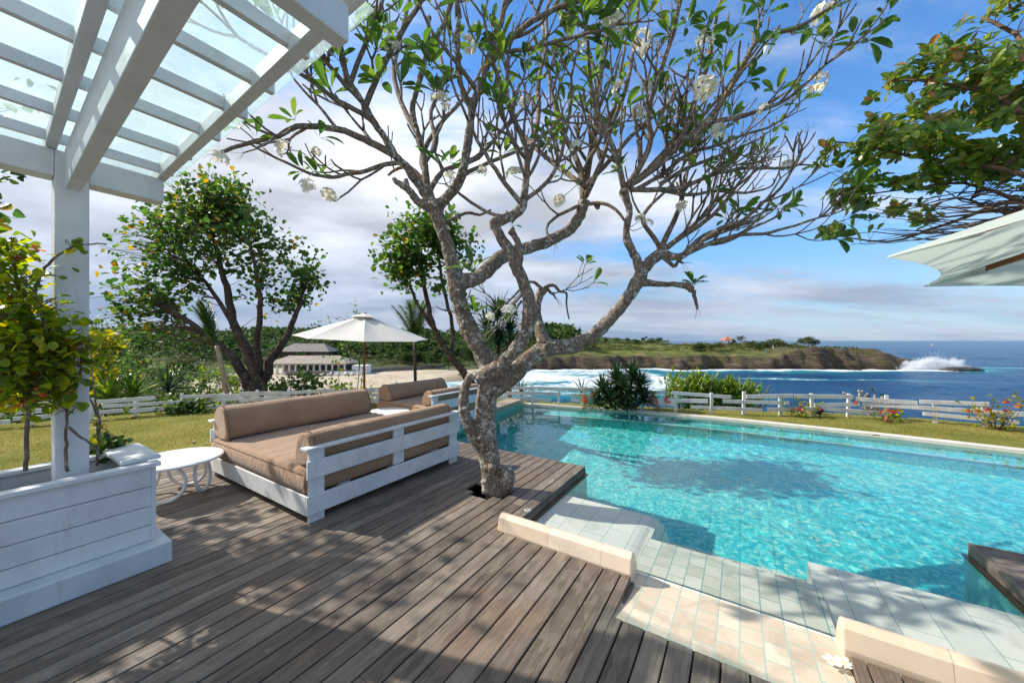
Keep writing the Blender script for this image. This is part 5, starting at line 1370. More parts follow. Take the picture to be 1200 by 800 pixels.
# lush lime shrub behind the right fence: upright strappy shoots over rounded leaves
q = at(838,470,9.1); g_ = -.35
ls = [([Vector((q.x+dx,q.y+.1,g_)), Vector((q.x+dx*1.3,q.y+.1,.45))],[.03,.012]) for dx in (-.8,-.4,0,.4,.8,1.1)]
t = leafy('lime_shrub', 'lush lime green shrub with strappy shoots behind the right fence', 'shrub', (q.x,q.y,g_), ls, [((q.x,q.y+.15,.12),1.25,.45,.5,190),((q.x-.55,q.y+.2,.45),.6,.4,.32,70),((q.x+.6,q.y+.1,.2),.6,.4,.4,60)], M['limeleaf'], M['twig2'], .14, .075, 10, .16, tw=.006)
lv = MB()
for i in range(230):
    x = q.x+vr.uniform(-1.25,1.3); p0 = Vector((x, q.y+vr.uniform(-.2,.4), vr.uniform(.1,.55)-.12*abs(x-q.x+.35))); lv.cur = vr.random()
    lv.blade(p0, (Vector((vr.uniform(-.5,.5),vr.uniform(-.4,.4),1))).normalized(), vr.uniform(.25,.5), .035, vr.uniform(.2,1.1))
lv.build('strap_shoots', M['agave'], t)
# pandanus behind the trunk
pb = at(583,440,12.5)
straps('pandanus', 'dark pandanus with drooping strap leaves behind the frangipani', 'pandanus', (pb.x,pb.y,gz(pb.x,pb.y)), [(at(583,372,12.5),1.),(at(570,385,12.3),.9),(at(598,388,12.7),.9),(at(585,400,12.2),.9),(at(600,410,12.5),.8)], M['yucca'], 1.15, .075, 64, .95)
# palms
def palm(name, label, base, top, Lf, n, lean, m, spread, bundled=False, stakes=False, seed=1):
    t = thing(name, label, 'palm', base); r = random.Random(seed); B = Vector(base); Tp = Vector(top)
    mb = MB(); pts = [B-Vector((0,0,.2)), B.lerp(Tp,.5)+Vector((.03,0,0)), Tp]; p,rr = smooth_path(pts,[.085,.06,.05] if stakes else [.07,.045,.05],5); mb.tube(p, rr, 10); mb.build('trunk', M['bamboo'] if stakes else M['bark'], t, smooth=True)
    for i in range(n):
        an = i*2.4; s = r.uniform(*spread); d = (Vector((math.cos(an)*math.sin(s), math.sin(an)*math.sin(s), math.cos(s)))+Vector(lean)).normalized()
        fb = MB(); q = Tp.copy(); dd = d.copy(); rp = [q.copy()]; ns = 14
        for k in range(ns): dd = (dd+Vector((0,0,-(.5 if not bundled else .12)/ns*(k/ns*2)))).normalized(); q = q+dd*(Lf/ns); rp.append(q.copy())
        fb.cur = .95; fb.tube(rp, [.012*(1-.8*k/ns) for k in range(ns+1)], 4, cap=False)
        for k in range(2, ns*3):
            f = k/3; i0 = min(int(f), ns-1); q = rp[i0].lerp(rp[i0+1], f-i0); dv = (rp[i0+1]-rp[i0]).normalized(); sd = dv.cross(Vector((0,0,1)))
            sd = sd.normalized() if sd.length > .05 else Vector((1,0,0))
            ll = Lf*(.34 if not bundled else .26)*math.sin(math.pi*min(1,.12+f/ns*.9))**.7
            for sg in (-1,1):
                fb.cur = r.random(); v = (sd*sg*(.8 if not bundled else .4)+dv*.9+Vector((0,0,.1))+rv(r,.12)).normalized(); fb.blade(q, v, ll, .03, .5, 2)
        fb.build('frond', m, t)
    if stakes:
        for (e, f_) in (((.35,-.1,0),.55),((-.42,-.15,0),.5),((.05,.3,0),.6)):
            s_ = MB(); s_.tube([B+Vector(e)-Vector((0,0,.05)), B.lerp(Tp,f_)], .016, 7); s_.build('stake', M['bamboo'] if e[0] > 0 else M['strap'], t)
    return t
b_ = P(267,472.5,-.03); palm('staked_palm', 'young palm with bundled fronds leaning left and propped by stakes', b_, at(254,405,b_.y), 1.25, 8, (-.75,0,.9), M['palm'], (.05,.3), True, True, 3)
b_ = at(488,448,11.2); palm('young_palm', 'young upright palm behind the fence right of the parasol', (b_.x,b_.y,gz(b_.x,b_.y)), at(486,398,11.2), 1.3, 13, (0,0,.4), M['palm'], (.1,.85), False, False, 4)

# ---- bougainvilleas in the planter
def vine(label, stems, leaves, bracts, m, L, seed, per=6, crad=.09, thick=.011):
    t = thing('bougainvillea', label, 'climber', (stems[0][0].x, stems[0][0].y, .6)); r = random.Random(seed)
    s = MB(); nodes = []
    for st in stems:
        ps, rs = smooth_path(st, [thick*(1-.55*i/(len(st)-1)) for i in range(len(st))], 5, .004, r); s.tube(ps, rs, 7); nodes += ps
    s.build('stem', M['twig'], t, smooth=True)
    tw = MB(); lv = MB(); BL = []
    for (c, rx, ry, rz, n) in leaves:
        for _ in range(n):
            while True:
                u = rv(r)
                if u.length < 1: break
            e = c+Vector((u.x*rx,u.y*ry,u.z*rz)); p0 = min(nodes, key=lambda q: (q-e).length_squared+(max(0,q.z-e.z))**2)
            pts, _q = smooth_path([p0, p0.lerp(e,.5)+rv(r,.06)+Vector((0,0,.05)), e],[1,1,1],3); tw.tube(pts, [.0035*(1-.6*i/len(pts)) for i in range(len(pts))], 4, cap=False)
            for k in range(per):
                q = pts[-1-r.randint(0,min(4,len(pts)-1))]+rv(r,crad); lv.cur = r.random(); d = (rv(r)+Vector((0,0,-.25))).normalized(); kk = r.uniform(.6,1.15)
                lv.leaf(q, d, (Vector((0,0,1))+rv(r,.5)).normalized(), L*kk, L*.78*kk, .15, r.uniform(0,.4))
    for (c, rad, n) in bracts:
        bl = MB(); BL.append(bl)
        for _ in range(n):
            q = c+rv(r,rad); 
            for k in range(3): bl.cur = r.random(); bl.leaf(q, (rv(r)+Vector((0,0,.3))).normalized(), Vector((0,0,1)), .042*r.uniform(.8,1.2), .036, .2, .1)
    tw.build('twigs', M['twig2'], t); lv.build('leaves', m, t)
    for bl in BL: bl.build('flower', M['orange'], t)
    return t
Yp = 2.22
def A(px,py,Y=Yp): return at(px,py,Y)
def bl(px,py,Y,rx,ry,rz,n): return (at(px,py,Y), rx*Y/F, ry, rz*Y/F, n)
vine('orange bougainvillea with a pale stem at the left end of the planter', [[A(30,552,2.24),A(32,500),A(33,465),A(25,420),A(30,380),A(20,330),A(12,300),A(-5,270)],[A(33,465),A(10,440),A(-20,400),A(-40,340)],[A(33,470),A(48,440),A(55,405),A(50,370),A(42,345)]],
 [bl(15,390,2.2,44,.24,46,80),bl(10,325,2.2,36,.2,34,34),bl(5,440,2.2,40,.2,24,40),bl(-60,380,2.2,55,.3,70,130),bl(45,410,2.2,18,.15,40,34),bl(30,465,2.25,30,.12,12,16),bl(10,292,2.2,14,.1,16,8)],
 [(A(20,445),.02,2),(A(45,440),.02,2),(A(25,470),.03,3),(A(48,462),.02,2),(A(40,290,2.2),.015,1),(A(10,350),.02,2),(A(8,378),.02,1),(A(25,302),.015,1),(A(2,462),.02,2)], M['bougleaf'], .062, 1, 6, .085, .011)
vine('dark stemmed climber on the white pergola post', [[A(78,552,2.37),A(77,520,2.37),A(79,480,2.36),A(78,455,2.35),A(72,420,2.33),A(62,395,2.3)],[A(79,500,2.36),A(95,512,2.36),A(108,520,2.4),A(113,528,2.45)],[A(76,455,2.35),A(92,440,2.35),A(96,425,2.34),A(100,415,2.34)],[A(40,345,2.25),A(50,318,2.28),A(66,300,2.31),A(84,290,2.33),A(104,286,2.36),A(125,286,2.4)],[A(72,420,2.33),A(55,385,2.28),A(40,345,2.25)]],
 [bl(78,425,2.32,20,.07,26,20),bl(66,470,2.3,14,.06,28,12),bl(92,405,2.33,12,.05,12,6),bl(58,440,2.28,12,.06,18,9),bl(84,290,2.32,8,.02,5,2)], [(A(82,404,2.32),.02,3)], M['bougleaf'], .085, 2, 3, .06, .009)
vine('thin dark stemmed young bougainvillea at the right end of the planter', [[A(114,545,2.62),A(114,520,2.62),A(117,495,2.62),A(112,470,2.62),A(108,440,2.62),A(106,400,2.62)],[A(117,495,2.62),A(111,478,2.62),A(100,462,2.6),A(84,458,2.56)]],
 [bl(124,512,2.62,10,.05,8,4),bl(110,420,2.62,6,.05,20,3)], [], M['yellowleaf'], .06, 3, 3, .05, .008)
q = at(122,538,2.85)
leafy('planter_shrub', 'small round leafed green shrub filling the right end of the planter', 'shrub', (q.x,q.y,.6), [([Vector((q.x,q.y,.58)),Vector((q.x,q.y,.7))],[.012,.008])], [((q.x-.02,q.y,.74),.15,.12,.1,70)], M['shrubleaf'], M['twig2'], .05, .04, 9, .05, tw=.003, small=False)
# ---- flowering plants at the sea fence
def fencebloom(label, px, py, Y, w_, h_, n, m2, nb, bare=0, lm='bougleaf'):
    q = at(px,py,Y); b0 = Vector((q.x,q.y,-.1)); t = thing('bougainvillea', label, 'climber', b0); r = random.Random(px)
    s = MB(); lv = MB()
    for i in range(7+bare):
        e = q+Vector((r.uniform(-w_,w_), r.uniform(-.2,.2), r.uniform(-h_*.6,h_))); pts, _q = smooth_path([b0+rv(r,.05), b0.lerp(e,.5)+rv(r,.12), e],[1,1,1],4); s.tube(pts, [.007*(1-.7*k/len(pts)) for k in range(len(pts))], 5, cap=False)
        if i >= 7:
            continue
        for k in range(n):
            p = pts[-1-r.randint(0,5)]+rv(r,.09); lv.cur = r.random(); lv.leaf4(p, rv(r).normalized(), (Vector((0,0,1))+rv(r,.5)).normalized(), .085, .06)
        for k in range(nb):
            fl = MB(); p = pts[-1-r.randint(0,3)]+rv(r,.07); fl.cur = r.random()
            for z in range(4): fl.leaf4(p, rv(r).normalized(), (Vector((0,0,1))+rv(r,.5)).normalized(), .07, .055)
            fl.build('flower', m2, t)
    s.build('stems', M['twig2'], t); lv.build('leaves', M[lm], t)
pink = leafmat('pink_bracts', [(0,(.5,.06,.12)),(1,(.7,.25,.3))], .4, .5)
fencebloom('red bougainvillea on the fence left of the yucca', 684,463,8.75,.26,.1,5,M['redfl'],1)
fencebloom('red flowers on the fence just right of the yucca', 772,468,8.3,.22,.12,4,M['redfl'],4)
fencebloom('pink bougainvillea over the clay pot at the fence', 938,476,7.7,.4,.15,14,pink,1)
fencebloom('orange red bougainvillea on the fence near the right edge of the lawn', 1035,482,7.35,.45,.12,9,M['redfl'],1,2)
fencebloom('straggly bougainvillea with red flowers at the right end of the fence', 1165,478,6.6,.5,.24,17,M['redfl'],1,8,'yellowleaf')
# bare frangipani sapling beyond the fence
b_ = at(1018,490,8.6); t = thing('frangipani_sapling', 'small bare branched frangipani standing beyond the sea fence', 'tree', (b_.x,b_.y,-.4)); s = MB()
for path in ([(1018,500),(1018,480),(1008,468),(988,460)],[(1018,480),(1010,465),(1006,457)],[(1018,484),(1012,470),(1017,461)],[(1018,486),(1024,473),(1025,462)],[(1018,488),(1031,474),(1034,464)],[(1012,470),(1007,463),(1011,458)]):
    p,r_ = smooth_path([at(x,y,8.6) for x,y in path],[.03,.026,.022,.018][:len(path)],3); s.tube(p, r_, 7)
s.build('branches', pm('pale_sapling_bark', (.3,.22,.15), (.45,.36,.26), 10, .9, .3), t, smooth=True)
lv = MB()
for px,py in ((1023,458),(1019,466),(1034,465)):
    for k in range(5): lv.cur = vr.random(); lv.leaf4(at(px,py,8.6), (rv(vr)+Vector((0,0,.6))).normalized(), Vector((0,0,1)), .1, .04)
lv.build('leaves', M['yucca'], t)
# fallen leaves
for (px,py,s_,lab) in ((1035,495,.16,'curled brown leaf on the grass beyond the pool'),(225,519,.09,'yellow brown leaf on the lawn left of the daybed'),(160,491,.13,'dry leaf at the foot of the left fence'),(1028,511.5,.07,'dark red leaf lying on the far pool kerb')):
    q = P(px,py,-.0 if py > 505 and px > 900 else -.02); mb = MB(); mb.cur = .5
    for k in range(2): mb.cur = .3+.3*k; mb.leaf(q+Vector((.02*k,0,.015)), Vector((vr.uniform(-1,1),vr.uniform(-.5,.5),.15)), Vector((0,0,1)), s_, s_*.5, .5, .3)
    tag(mb.build('fallen_leaf', M['dryleaf'], origin=q), lab, 'leaf')
# ---- sea almond reaching in from the right; its trunk stands outside the view
tb = Vector((5.6,1.5,0))
def lim(pts, r0, r1): return (pts, [lerp(r0,r1,i/(len(pts)-1)) for i in range(len(pts))])
leafy('sea_almond_tree', 'glossy leaved sea almond branch with browning leaves reaching in over the pool from the right', 'tree', tb,
 [lim([tb-Vector((0,0,.3)), tb+Vector((-.05,.05,1.5)), tb+Vector((-.1,.25,2.8)), tb+Vector((-.2,.6,3.8)), tb+Vector((-.3,.9,4.8))], .17, .08),
  lim([tb+Vector((-.1,.25,2.8)), at(1260,245,3.0), at(1190,235,3.4), at(1110,262,3.8), at(1040,283,4.1), at(960,272,4.3)], .03, .006),
  lim([tb+Vector((-.1,.3,3.0)), at(1250,200,3.0), at(1160,195,3.4), at(1080,185,3.7), at(1010,170,3.9), at(965,165,4.0)], .03, .007),
  lim([tb+Vector((-.15,.45,3.4)), at(1240,130,3.0), at(1160,110,3.4), at(1090,95,3.6), at(1040,95,3.8)], .03, .008),
  lim([tb+Vector((-.2,.6,3.8)), at(1240,60,3.1), at(1190,40,3.4), at(1150,20,3.6)], .03, .012),
  lim([at(1190,235,3.4), at(1130,215,3.7), at(1060,222,4.0), at(1000,230,4.2)], .02, .006),
  lim([at(1240,240,3.1), at(1180,250,3.5), at(1120,232,3.9), at(1050,250,4.3)], .02, .005)],
 [blob(1005,180,3.9,46,.5,22,26),blob(1060,160,3.7,54,.6,34,32),blob(1085,95,3.7,44,.6,30,24),blob(1140,110,3.5,60,.6,64,54),blob(1180,40,3.4,50,.6,60,46),blob(1190,180,3.4,50,.6,36,34),blob(1010,222,4.1,36,.3,22,26),blob(985,268,4.2,20,.2,6,5),blob(1120,195,3.7,60,.4,22,50),blob(1280,120,3.2,80,.8,120,160),blob(1070,250,4.1,60,.3,12,10)],
 M['almond'], M['twig2'], .118, .06, 8, .1, tw=.004, small=False, rosette=True)
# long bare whips under the almond crown
wt = MB(); wr = random.Random(9)
for i in range(34):
    s_ = at(wr.uniform(1195,1290), wr.uniform(215,262), wr.uniform(3.0,3.5)); e_ = at(wr.uniform(960,1120), wr.uniform(222,292), wr.uniform(3.7,4.4))
    p, r_ = smooth_path([s_, s_.lerp(e_,.35)+rv(wr,.08)-Vector((0,0,.05)), s_.lerp(e_,.7)+rv(wr,.08)-Vector((0,0,.04)), e_],[.009,.007,.005,.0018],5,.006,wr); wt.tube(p, r_, 5, cap=False)
ao = [o for o in bpy.data.objects if o.name.startswith('sea_almond_tree')][0]
wt.build('bare_whips', M['twig2'], ao)

# a leafy tree that stands just outside the left edge and dapples the near deck
b = Vector((-6.9,4.3,-.05))
leafy('shade_tree', 'leafy shade tree on the lawn beyond the left end of the planter', 'tree', b, [([b-Vector((0,0,.2)), b+Vector((.1,-.1,1.3)), b+Vector((.4,-.4,2.5)), b+Vector((.7,-.6,3.6))],[.12,.1,.08,.05]), ([b+Vector((.1,-.1,1.3)), b+Vector((.2,-.8,2.3)), b+Vector((.6,-1.3,3.2))],[.07,.05,.03])],
 [((-6.3,3.6,3.5),1.05,1.1,.8,46),((-6.4,2.9,2.9),1.,.8,.6,24),((-6.4,4.2,4.4),.8,.8,.6,14)], M['treeleaf'], None, .13, .11, 9, .2, tw=.008, small=False)

# ================================================================== ACROSS THE BAY
fz = random.Random(31)
def ftree(seed, h, w_, m, n, cl):
    r = random.Random(seed); t = thing('far_tree', 'x', 'tree', (0,0,0)); mb = MB()
    mb.tube([Vector((0,0,-.6)),Vector((.1,0,h*.3)),Vector((.05,.1,h*.62))],[.16*w_*.3,.12*w_*.3,.05],6); mb.build('trunk', M['bark'], t)
    lv = MB(); lobes = [Vector((r.uniform(-.55,.55)*w_, r.uniform(-.5,.5)*w_, h*r.uniform(.42,.82))) for _ in range(7)]
    for i in range(n):
        c = r.choice(lobes); u = rv(r); u = u.normalized()*r.uniform(.5,1.)*w_*.42; u.z *= .75
        p = c+u; lv.cur = r.random(); L = cl*r.uniform(.6,1.2)
        lv.leaf4(p, (u.normalized()+rv(r,.8)).normalized(), (Vector((0,0,1))+rv(r,.6)).normalized(), L, L*.8)
    lv.build('crown', m, t); return t
pro = [ftree(1,5.5,3.2,M['farleaf'],900,.55), ftree(2,7.,3.8,M['farleaf'],1000,.6), ftree(3,5.,3.6,M['farleaf2'],900,.5), ftree(4,8.5,3.4,M['farleaf'],900,.6), ftree(5,2.6,2.6,M['farleaf2'],600,.4)]
GT = 'trees across the bay'
used = set()
def place(k, px, py, Y, s, lab, base=None):
    q = at(px,py,Y); z = land_z(q.x,q.y); loc = (q.x,q.y,z)
    if k not in used:
        o = pro[k]; used.add(k); o.location = loc; o.scale = (s,)*3; o.rotation_euler = (0,0,fz.uniform(0,6)); o['label'] = lab
    else: o = dup(pro[k], loc, fz.uniform(0,6), s, lab)
    o['group'] = GT; return o
lab_b = ['round green tree behind the beach terrace across the bay','tall green tree behind the beach terrace across the bay','olive green tree behind the beach terrace across the bay','slim dark tree behind the beach terrace across the bay','low olive bush behind the beach terrace across the bay']
for i in range(40):
    px = fz.uniform(352,560); k = fz.choice((0,1,2,0,1,3,4)); Y = fz.uniform(128,205)
    if Y < 150 and px < 440: Y += 30
    place(k, px, 420, Y, fz.uniform(.7,1.25), lab_b[k])
lab_s = ['round green tree on the slope behind the left garden fence','tall green tree on the slope behind the left garden fence','olive tree on the slope behind the left garden fence','slim dark tree on the slope behind the left garden fence','low bush on the slope behind the left garden fence']
for i in range(46):
    Y = fz.uniform(26,110); px = fz.uniform(60,340) if Y < 80 else fz.uniform(60,300); k = fz.choice((0,1,2,0,4,4))
    place(k, px, 420, Y, fz.uniform(.5,.9), lab_s[k])
lab_h = ['bushy tree on the grassy top of the headland','taller tree on the grassy top of the headland','olive bush on the grassy top of the headland','slim tree on the grassy top of the headland','low bush on the grassy top of the headland']
for (px,Y,k,s) in [(948,168,2,1.0),(955,168,0,.75),(942,170,2,.8),(905,165,4,1.2),(895,166,4,1.1),(888,164,0,.55),(915,163,4,1.0),(912,167,4,1.3),(880,172,4,1.2),(930,171,4,.8),(820,168,0,.75),(826,168,2,.7),(815,170,4,1.3),(834,169,4,1.2),(842,171,4,1.2),(860,185,0,.5),(868,186,4,1.),(876,188,4,1.1),(884,192,0,.5),(745,196,1,.55),(755,200,3,.5),(763,200,4,1.1),(772,210,0,.7),(785,212,0,.7),(793,210,4,1.2),(800,208,4,1.3),(778,215,1,.6),(810,214,4,1.1),(700,214,1,.6),(710,216,0,.6),(722,214,4,1.),(690,200,0,.7),(655,190,4,1.5),(663,190,0,.7),(672,192,4,1.4),(640,196,0,.9),(630,186,0,.8),(648,184,4,1.5),(735,206,0,.5)]:
    place(k, px, 405, Y, s, lab_h[k])
# the wooded hill behind, too far off to tell the trees apart
wd = MB(); hr = random.Random(77)
n = 0
while n < 4200:
    Y = hr.uniform(11.6,30)**2; X = hr.uniform(-1.5,.16)*Y
    d = sdist(X,Y)
    if d < 16 or (Y < 150 and d < 45): continue
    z = land_z(X,Y,d); s_ = hr.uniform(1.2,3.8)*(1+Y/500)*(.75+1.1*max(-.3,noise.noise((X*.02,Y*.02,5)))); c = Vector((X,Y,z+s_*.7)); n += 1
    for k in range(34):
        u = rv(hr).normalized(); u.z = abs(u.z)*.9-.1; wd.cur = hr.random(); L = s_*hr.uniform(.35,.6)
        wd.leaf4(c+Vector((u.x*s_,u.y*s_,u.z*s_*.95)), (u+rv(hr,.7)).normalized(), (Vector((0,0,1))+rv(hr,.5)).normalized(), L, L*.85)
tag(wd.build('wooded_hillside', M['farleaf']), 'dark green woods covering the far hillside', 'woods', kind='stuff')
# scrub on the headland top and slope below the garden
scb = MB(); n = 0
while n < 1500:
    X = hr.uniform(6,150); Y = hr.uniform(146,215); d = sdist(X,Y)
    if d < 9 or land_z(X,Y,d) < -3.2: continue
    if noise.noise((X*.05,Y*.05,3)) < -.02: continue
    z = land_z(X,Y,d); n += 1; s_ = hr.uniform(.25,.9)
    for k in range(12):
        u = rv(hr).normalized(); scb.cur = hr.random(); scb.leaf4(Vector((X,Y,z))+Vector((u.x*s_,u.y*s_,abs(u.z)*s_*.7)), (u+Vector((0,0,.6))).normalized(), rv(hr).normalized(), s_*.9, s_*.6)
tag(scb.build('headland_scrub', M['farleaf2']), 'low green scrub on top of the headland', 'scrub', kind='stuff')
sl_ = MB(); n = 0
while n < 5200:
    Y = hr.uniform(9.5,62)**1.; X = hr.uniform(-1.5,-.12)*Y; d = sdist(X,Y)
    if d < 1 or Y < fence_y(X)+1.2: continue
    z = land_z(X,Y,d); n += 1; s_ = hr.uniform(.3,.75)
    for k in range(16):
        u = rv(hr).normalized(); sl_.cur = hr.random(); sl_.leaf4(Vector((X,Y,z))+Vector((u.x*s_,u.y*s_,abs(u.z)*s_*.9)), (u+Vector((0,0,.3))+rv(hr,.4)).normalized(), (Vector((0,0,1))+rv(hr,.6)).normalized(), hr.uniform(.16,.3), hr.uniform(.1,.2))
tag(sl_.build('slope_undergrowth', M['shrubleaf']), 'tangled green undergrowth on the slope below the left fence', 'undergrowth', kind='stuff')

# ---- buildings
roofm = pm('brown_tile_roof', (.26,.21,.165), (.38,.32,.26), .6, .9, .5, 3., dist=.1)
greyroof = pm('grey_shingle_roof', (.17,.145,.125), (.27,.24,.21), .8, .9, .4, 4., dist=.08)
wallm = pm('white_render_wall', (.68,.67,.63), (.76,.75,.72), .6, .85, .1)
darkin = pm('shaded_opening', (.1,.09,.08), (.2,.18,.16), 1., .6, 0)
def hip(mb, x0,x1,y0,y1,z0,z1,ridge=.5,th=.18):
    w_ = min(x1-x0,y1-y0)/2*ridge*2; cx0, cx1, cy = x0+(y1-y0)*.5*.9, x1-(y1-y0)*.5*.9, (y0+y1)/2
    if cx0 > cx1: cx0 = cx1 = (x0+x1)/2
    mb.add([(x0,y0,z0),(x1,y0,z0),(x1,y1,z0),(x0,y1,z0),(cx0,cy,z1),(cx1,cy,z1),(x0,y0,z0-th),(x1,y0,z0-th),(x1,y1,z0-th),(x0,y1,z0-th)],
           [(0,1,5,4),(2,3,4,5),(3,0,4),(1,2,5),(0,6,7,1),(1,7,8,2),(2,8,9,3),(3,9,6,0),(6,9,8,7)])
# beach club pavilion
c = at(372,430,112); X0, X1, Y0 = at(318,0,112).x, at(404,0,112).x, 112; zf = 1.6-(438-CY)*112/F
t = thing('beach_pavilion', 'long low beach pavilion with brown roof and white columns across the bay', 'building', ((X0+X1)/2, Y0, zf))
mb = MB(); mb.box(X0-1,X1+2,Y0-2.5,Y0+9,zf-2.5,zf); mb.build('terrace', wallm, t)
mb = MB(); mb.box(X0,X1,Y0+6,Y0+6.3,zf,zf+3.2); mb.build('back_wall', darkin, t)
mb = MB(); hip(mb, X0-1,X1+1.2,Y0-1.2,Y0+8.5,zf+3.3,zf+5.6); mb.build('roof', roofm, t)
mb = MB(); mb.box(X0-.5,X1+.5,Y0-.2,Y0+.1,zf+2.85,zf+3.25); mb.build('fascia', wallm, t)
nc = 13
for i in range(nc):
    x = lerp(X0,X1,i/(nc-1)); mb = MB(); mb.box(x-.22,x+.22,Y0-.3,Y0+.14,zf,zf+2.85); mb.build('column', wallm, t)
mb = MB(); mb.box(X1-9,X1+7,Y0-2.2,Y0-2.05,zf,zf+1.); mb.build('parapet', wallm, t)
mb = MB(); mb.box(X1+2,X1+6.5,Y0+.5,Y0+4.5,zf-.5,zf+2.6); mb.build('annex', wallm, t)
# second building up the slope
X0b, X1b, Yb = at(328,0,150).x, at(384,0,150).x, 150; zb = 1.6-(421-CY)*150/F
t = thing('hillside_building', 'grey brown roofed building on the slope above the beach pavilion', 'building', ((X0b+X1b)/2,Yb,zb))
mb = MB(); mb.box(X0b,X1b,Yb,Yb+8,zb-3,zb+3.2); mb.build('wall', pm('brown_stone_wall',(.13,.1,.08),(.22,.18,.14),.8,.9,.4), t)
mb = MB(); hip(mb,X0b-1.2,X1b+1.2,Yb-1.2,Yb+9.2,zb+3.3,zb+6.6); mb.build('roof', greyroof, t)
for i in range(5):
    x = lerp(X0b+1.5,X1b-1.5,i/4); mb = MB(); mb.box(x-.7,x+.7,Yb-.03,Yb+.05,zb+.9,zb+2.5); mb.build('window', darkin, t)
# villas beyond the headland
def villa(px, Y, w_, hgt, lab, zoff=0):
    q = at(px,405,Y); z = land_z(q.x,q.y)-.2+zoff; t = thing('villa', lab, 'house', (q.x,q.y,z), 0, 'villas beyond the cove'); x0, x1 = q.x-w_/2, q.x+w_/2
    mb = MB(); mb.box(x0+.8,x1-.8,Y,Y+w_*.8,z-1,z+hgt); mb.build('wall', pm('cream_villa_wall', (.5,.47,.42),(.6,.57,.52),.6,.9,.1), t)  # same mottled cream tone on every side of the house
    mb = MB(); hip(mb,x0,x1,Y-.8,Y+w_*.8+.8,z+hgt,z+hgt+w_*.33); mb.build('roof', greyroof, t)
    for k in range(3):
        x = lerp(x0+2,x1-2,k/2); mb = MB(); mb.box(x-.6,x+.6,Y-.04,Y+.05,z+.8,z+hgt-.5); mb.build('window', darkin, t)
    mb = MB(); mb.box(x0+w_*.55,x0+w_*.62,Y+w_*.3,Y+w_*.38,z+hgt+w_*.15,z+hgt+w_*.42); mb.build('chimney', greyroof, t)
villa(644, 222, 8.5, 3.4, 'left of the two grey roofed villas beyond the cove', .6); villa(670, 230, 11, 3.6, 'larger grey roofed villa right of the other beyond the cove', .6); 
q = at(852,405,185); z = land_z(q.x,q.y)
t = thing('gazebo', 'small gazebo with orange roof standing on the headland', 'gazebo', (q.x,q.y,z))
orr = pm('orange_tile_roof', (.42,.12,.05),(.52,.18,.08),1.,.8,.2); mb = MB(); hip(mb,q.x-2.2,q.x+2.2,q.y-2.2,q.y+2.2,z+2.9,z+4.6); mb.build('roof', orr, t)
for sx in (-1.7,1.7):
    for sy in (-1.7,1.7): mb = MB(); mb.box(q.x+sx-.14,q.x+sx+.14,q.y+sy-.14,q.y+sy+.14,z-.3,z+2.9); mb.build('post', orr, t)
# beach retaining wall and loungers
mb = MB()
wp_ = [at(335,446,108),at(390,443,110),at(428,436,114),at(445,432,122),at(490,427,132),at(520,424,138)]
for a_, b_ in zip(wp_, wp_[1:]):
    d = (b_-a_); d.z = 0; d.normalize(); n_ = Vector((d.y,-d.x,0))*.35
    mb.hexa([Vector((p.x,p.y,zz))+o_ for zz in (SEA-.3, -7.6) for p,o_ in ((a_,n_),(b_,n_),(b_,-n_),(a_,-n_))])
tag(mb.build('retaining_wall', pm('beach_stone_wall',(.12,.1,.08),(.27,.23,.18),.9,.9,.6,5.), origin=wp_[0]), 'dark stone retaining wall along the back of the beach', 'wall')
lp0 = None
for i in range(9):
    px = 352+i*8.5; q = at(px,440,108.6); z = zf+.0; lo = Vector((q.x,q.y,z))
    if lp0 is None:
        lp0 = thing('sun_lounger', 'white sun lounger on the pavilion terrace across the bay', 'sun lounger', lo, .3, 'sun loungers on the far terrace')
        mb = MB(); mb.box(lo.x-.35,lo.x+.35,lo.y-1,lo.y+.5,lo.z+.25,lo.z+.4); mb.build('seat', wallm, lp0)
        mb = MB(); mb.hexa([(lo.x-.35,lo.y+.5,lo.z+.3),(lo.x+.35,lo.y+.5,lo.z+.3),(lo.x+.35,lo.y+.6,lo.z+.3),(lo.x-.35,lo.y+.6,lo.z+.3),(lo.x-.35,lo.y+.95,lo.z+.95),(lo.x+.35,lo.y+.95,lo.z+.95),(lo.x+.35,lo.y+1.05,lo.z+.95),(lo.x-.35,lo.y+1.05,lo.z+.95)]); mb.build('backrest', wallm, lp0)
        mb = MB(); mb.box(lo.x-.3,lo.x+.3,lo.y-.9,lo.y-.8,lo.z,lo.z+.25); mb.box(lo.x-.3,lo.x+.3,lo.y+.35,lo.y+.45,lo.z,lo.z+.25); mb.build('legs', wallm, lp0)
    else: dup(lp0, lo, .3+fz.uniform(-.2,.2))
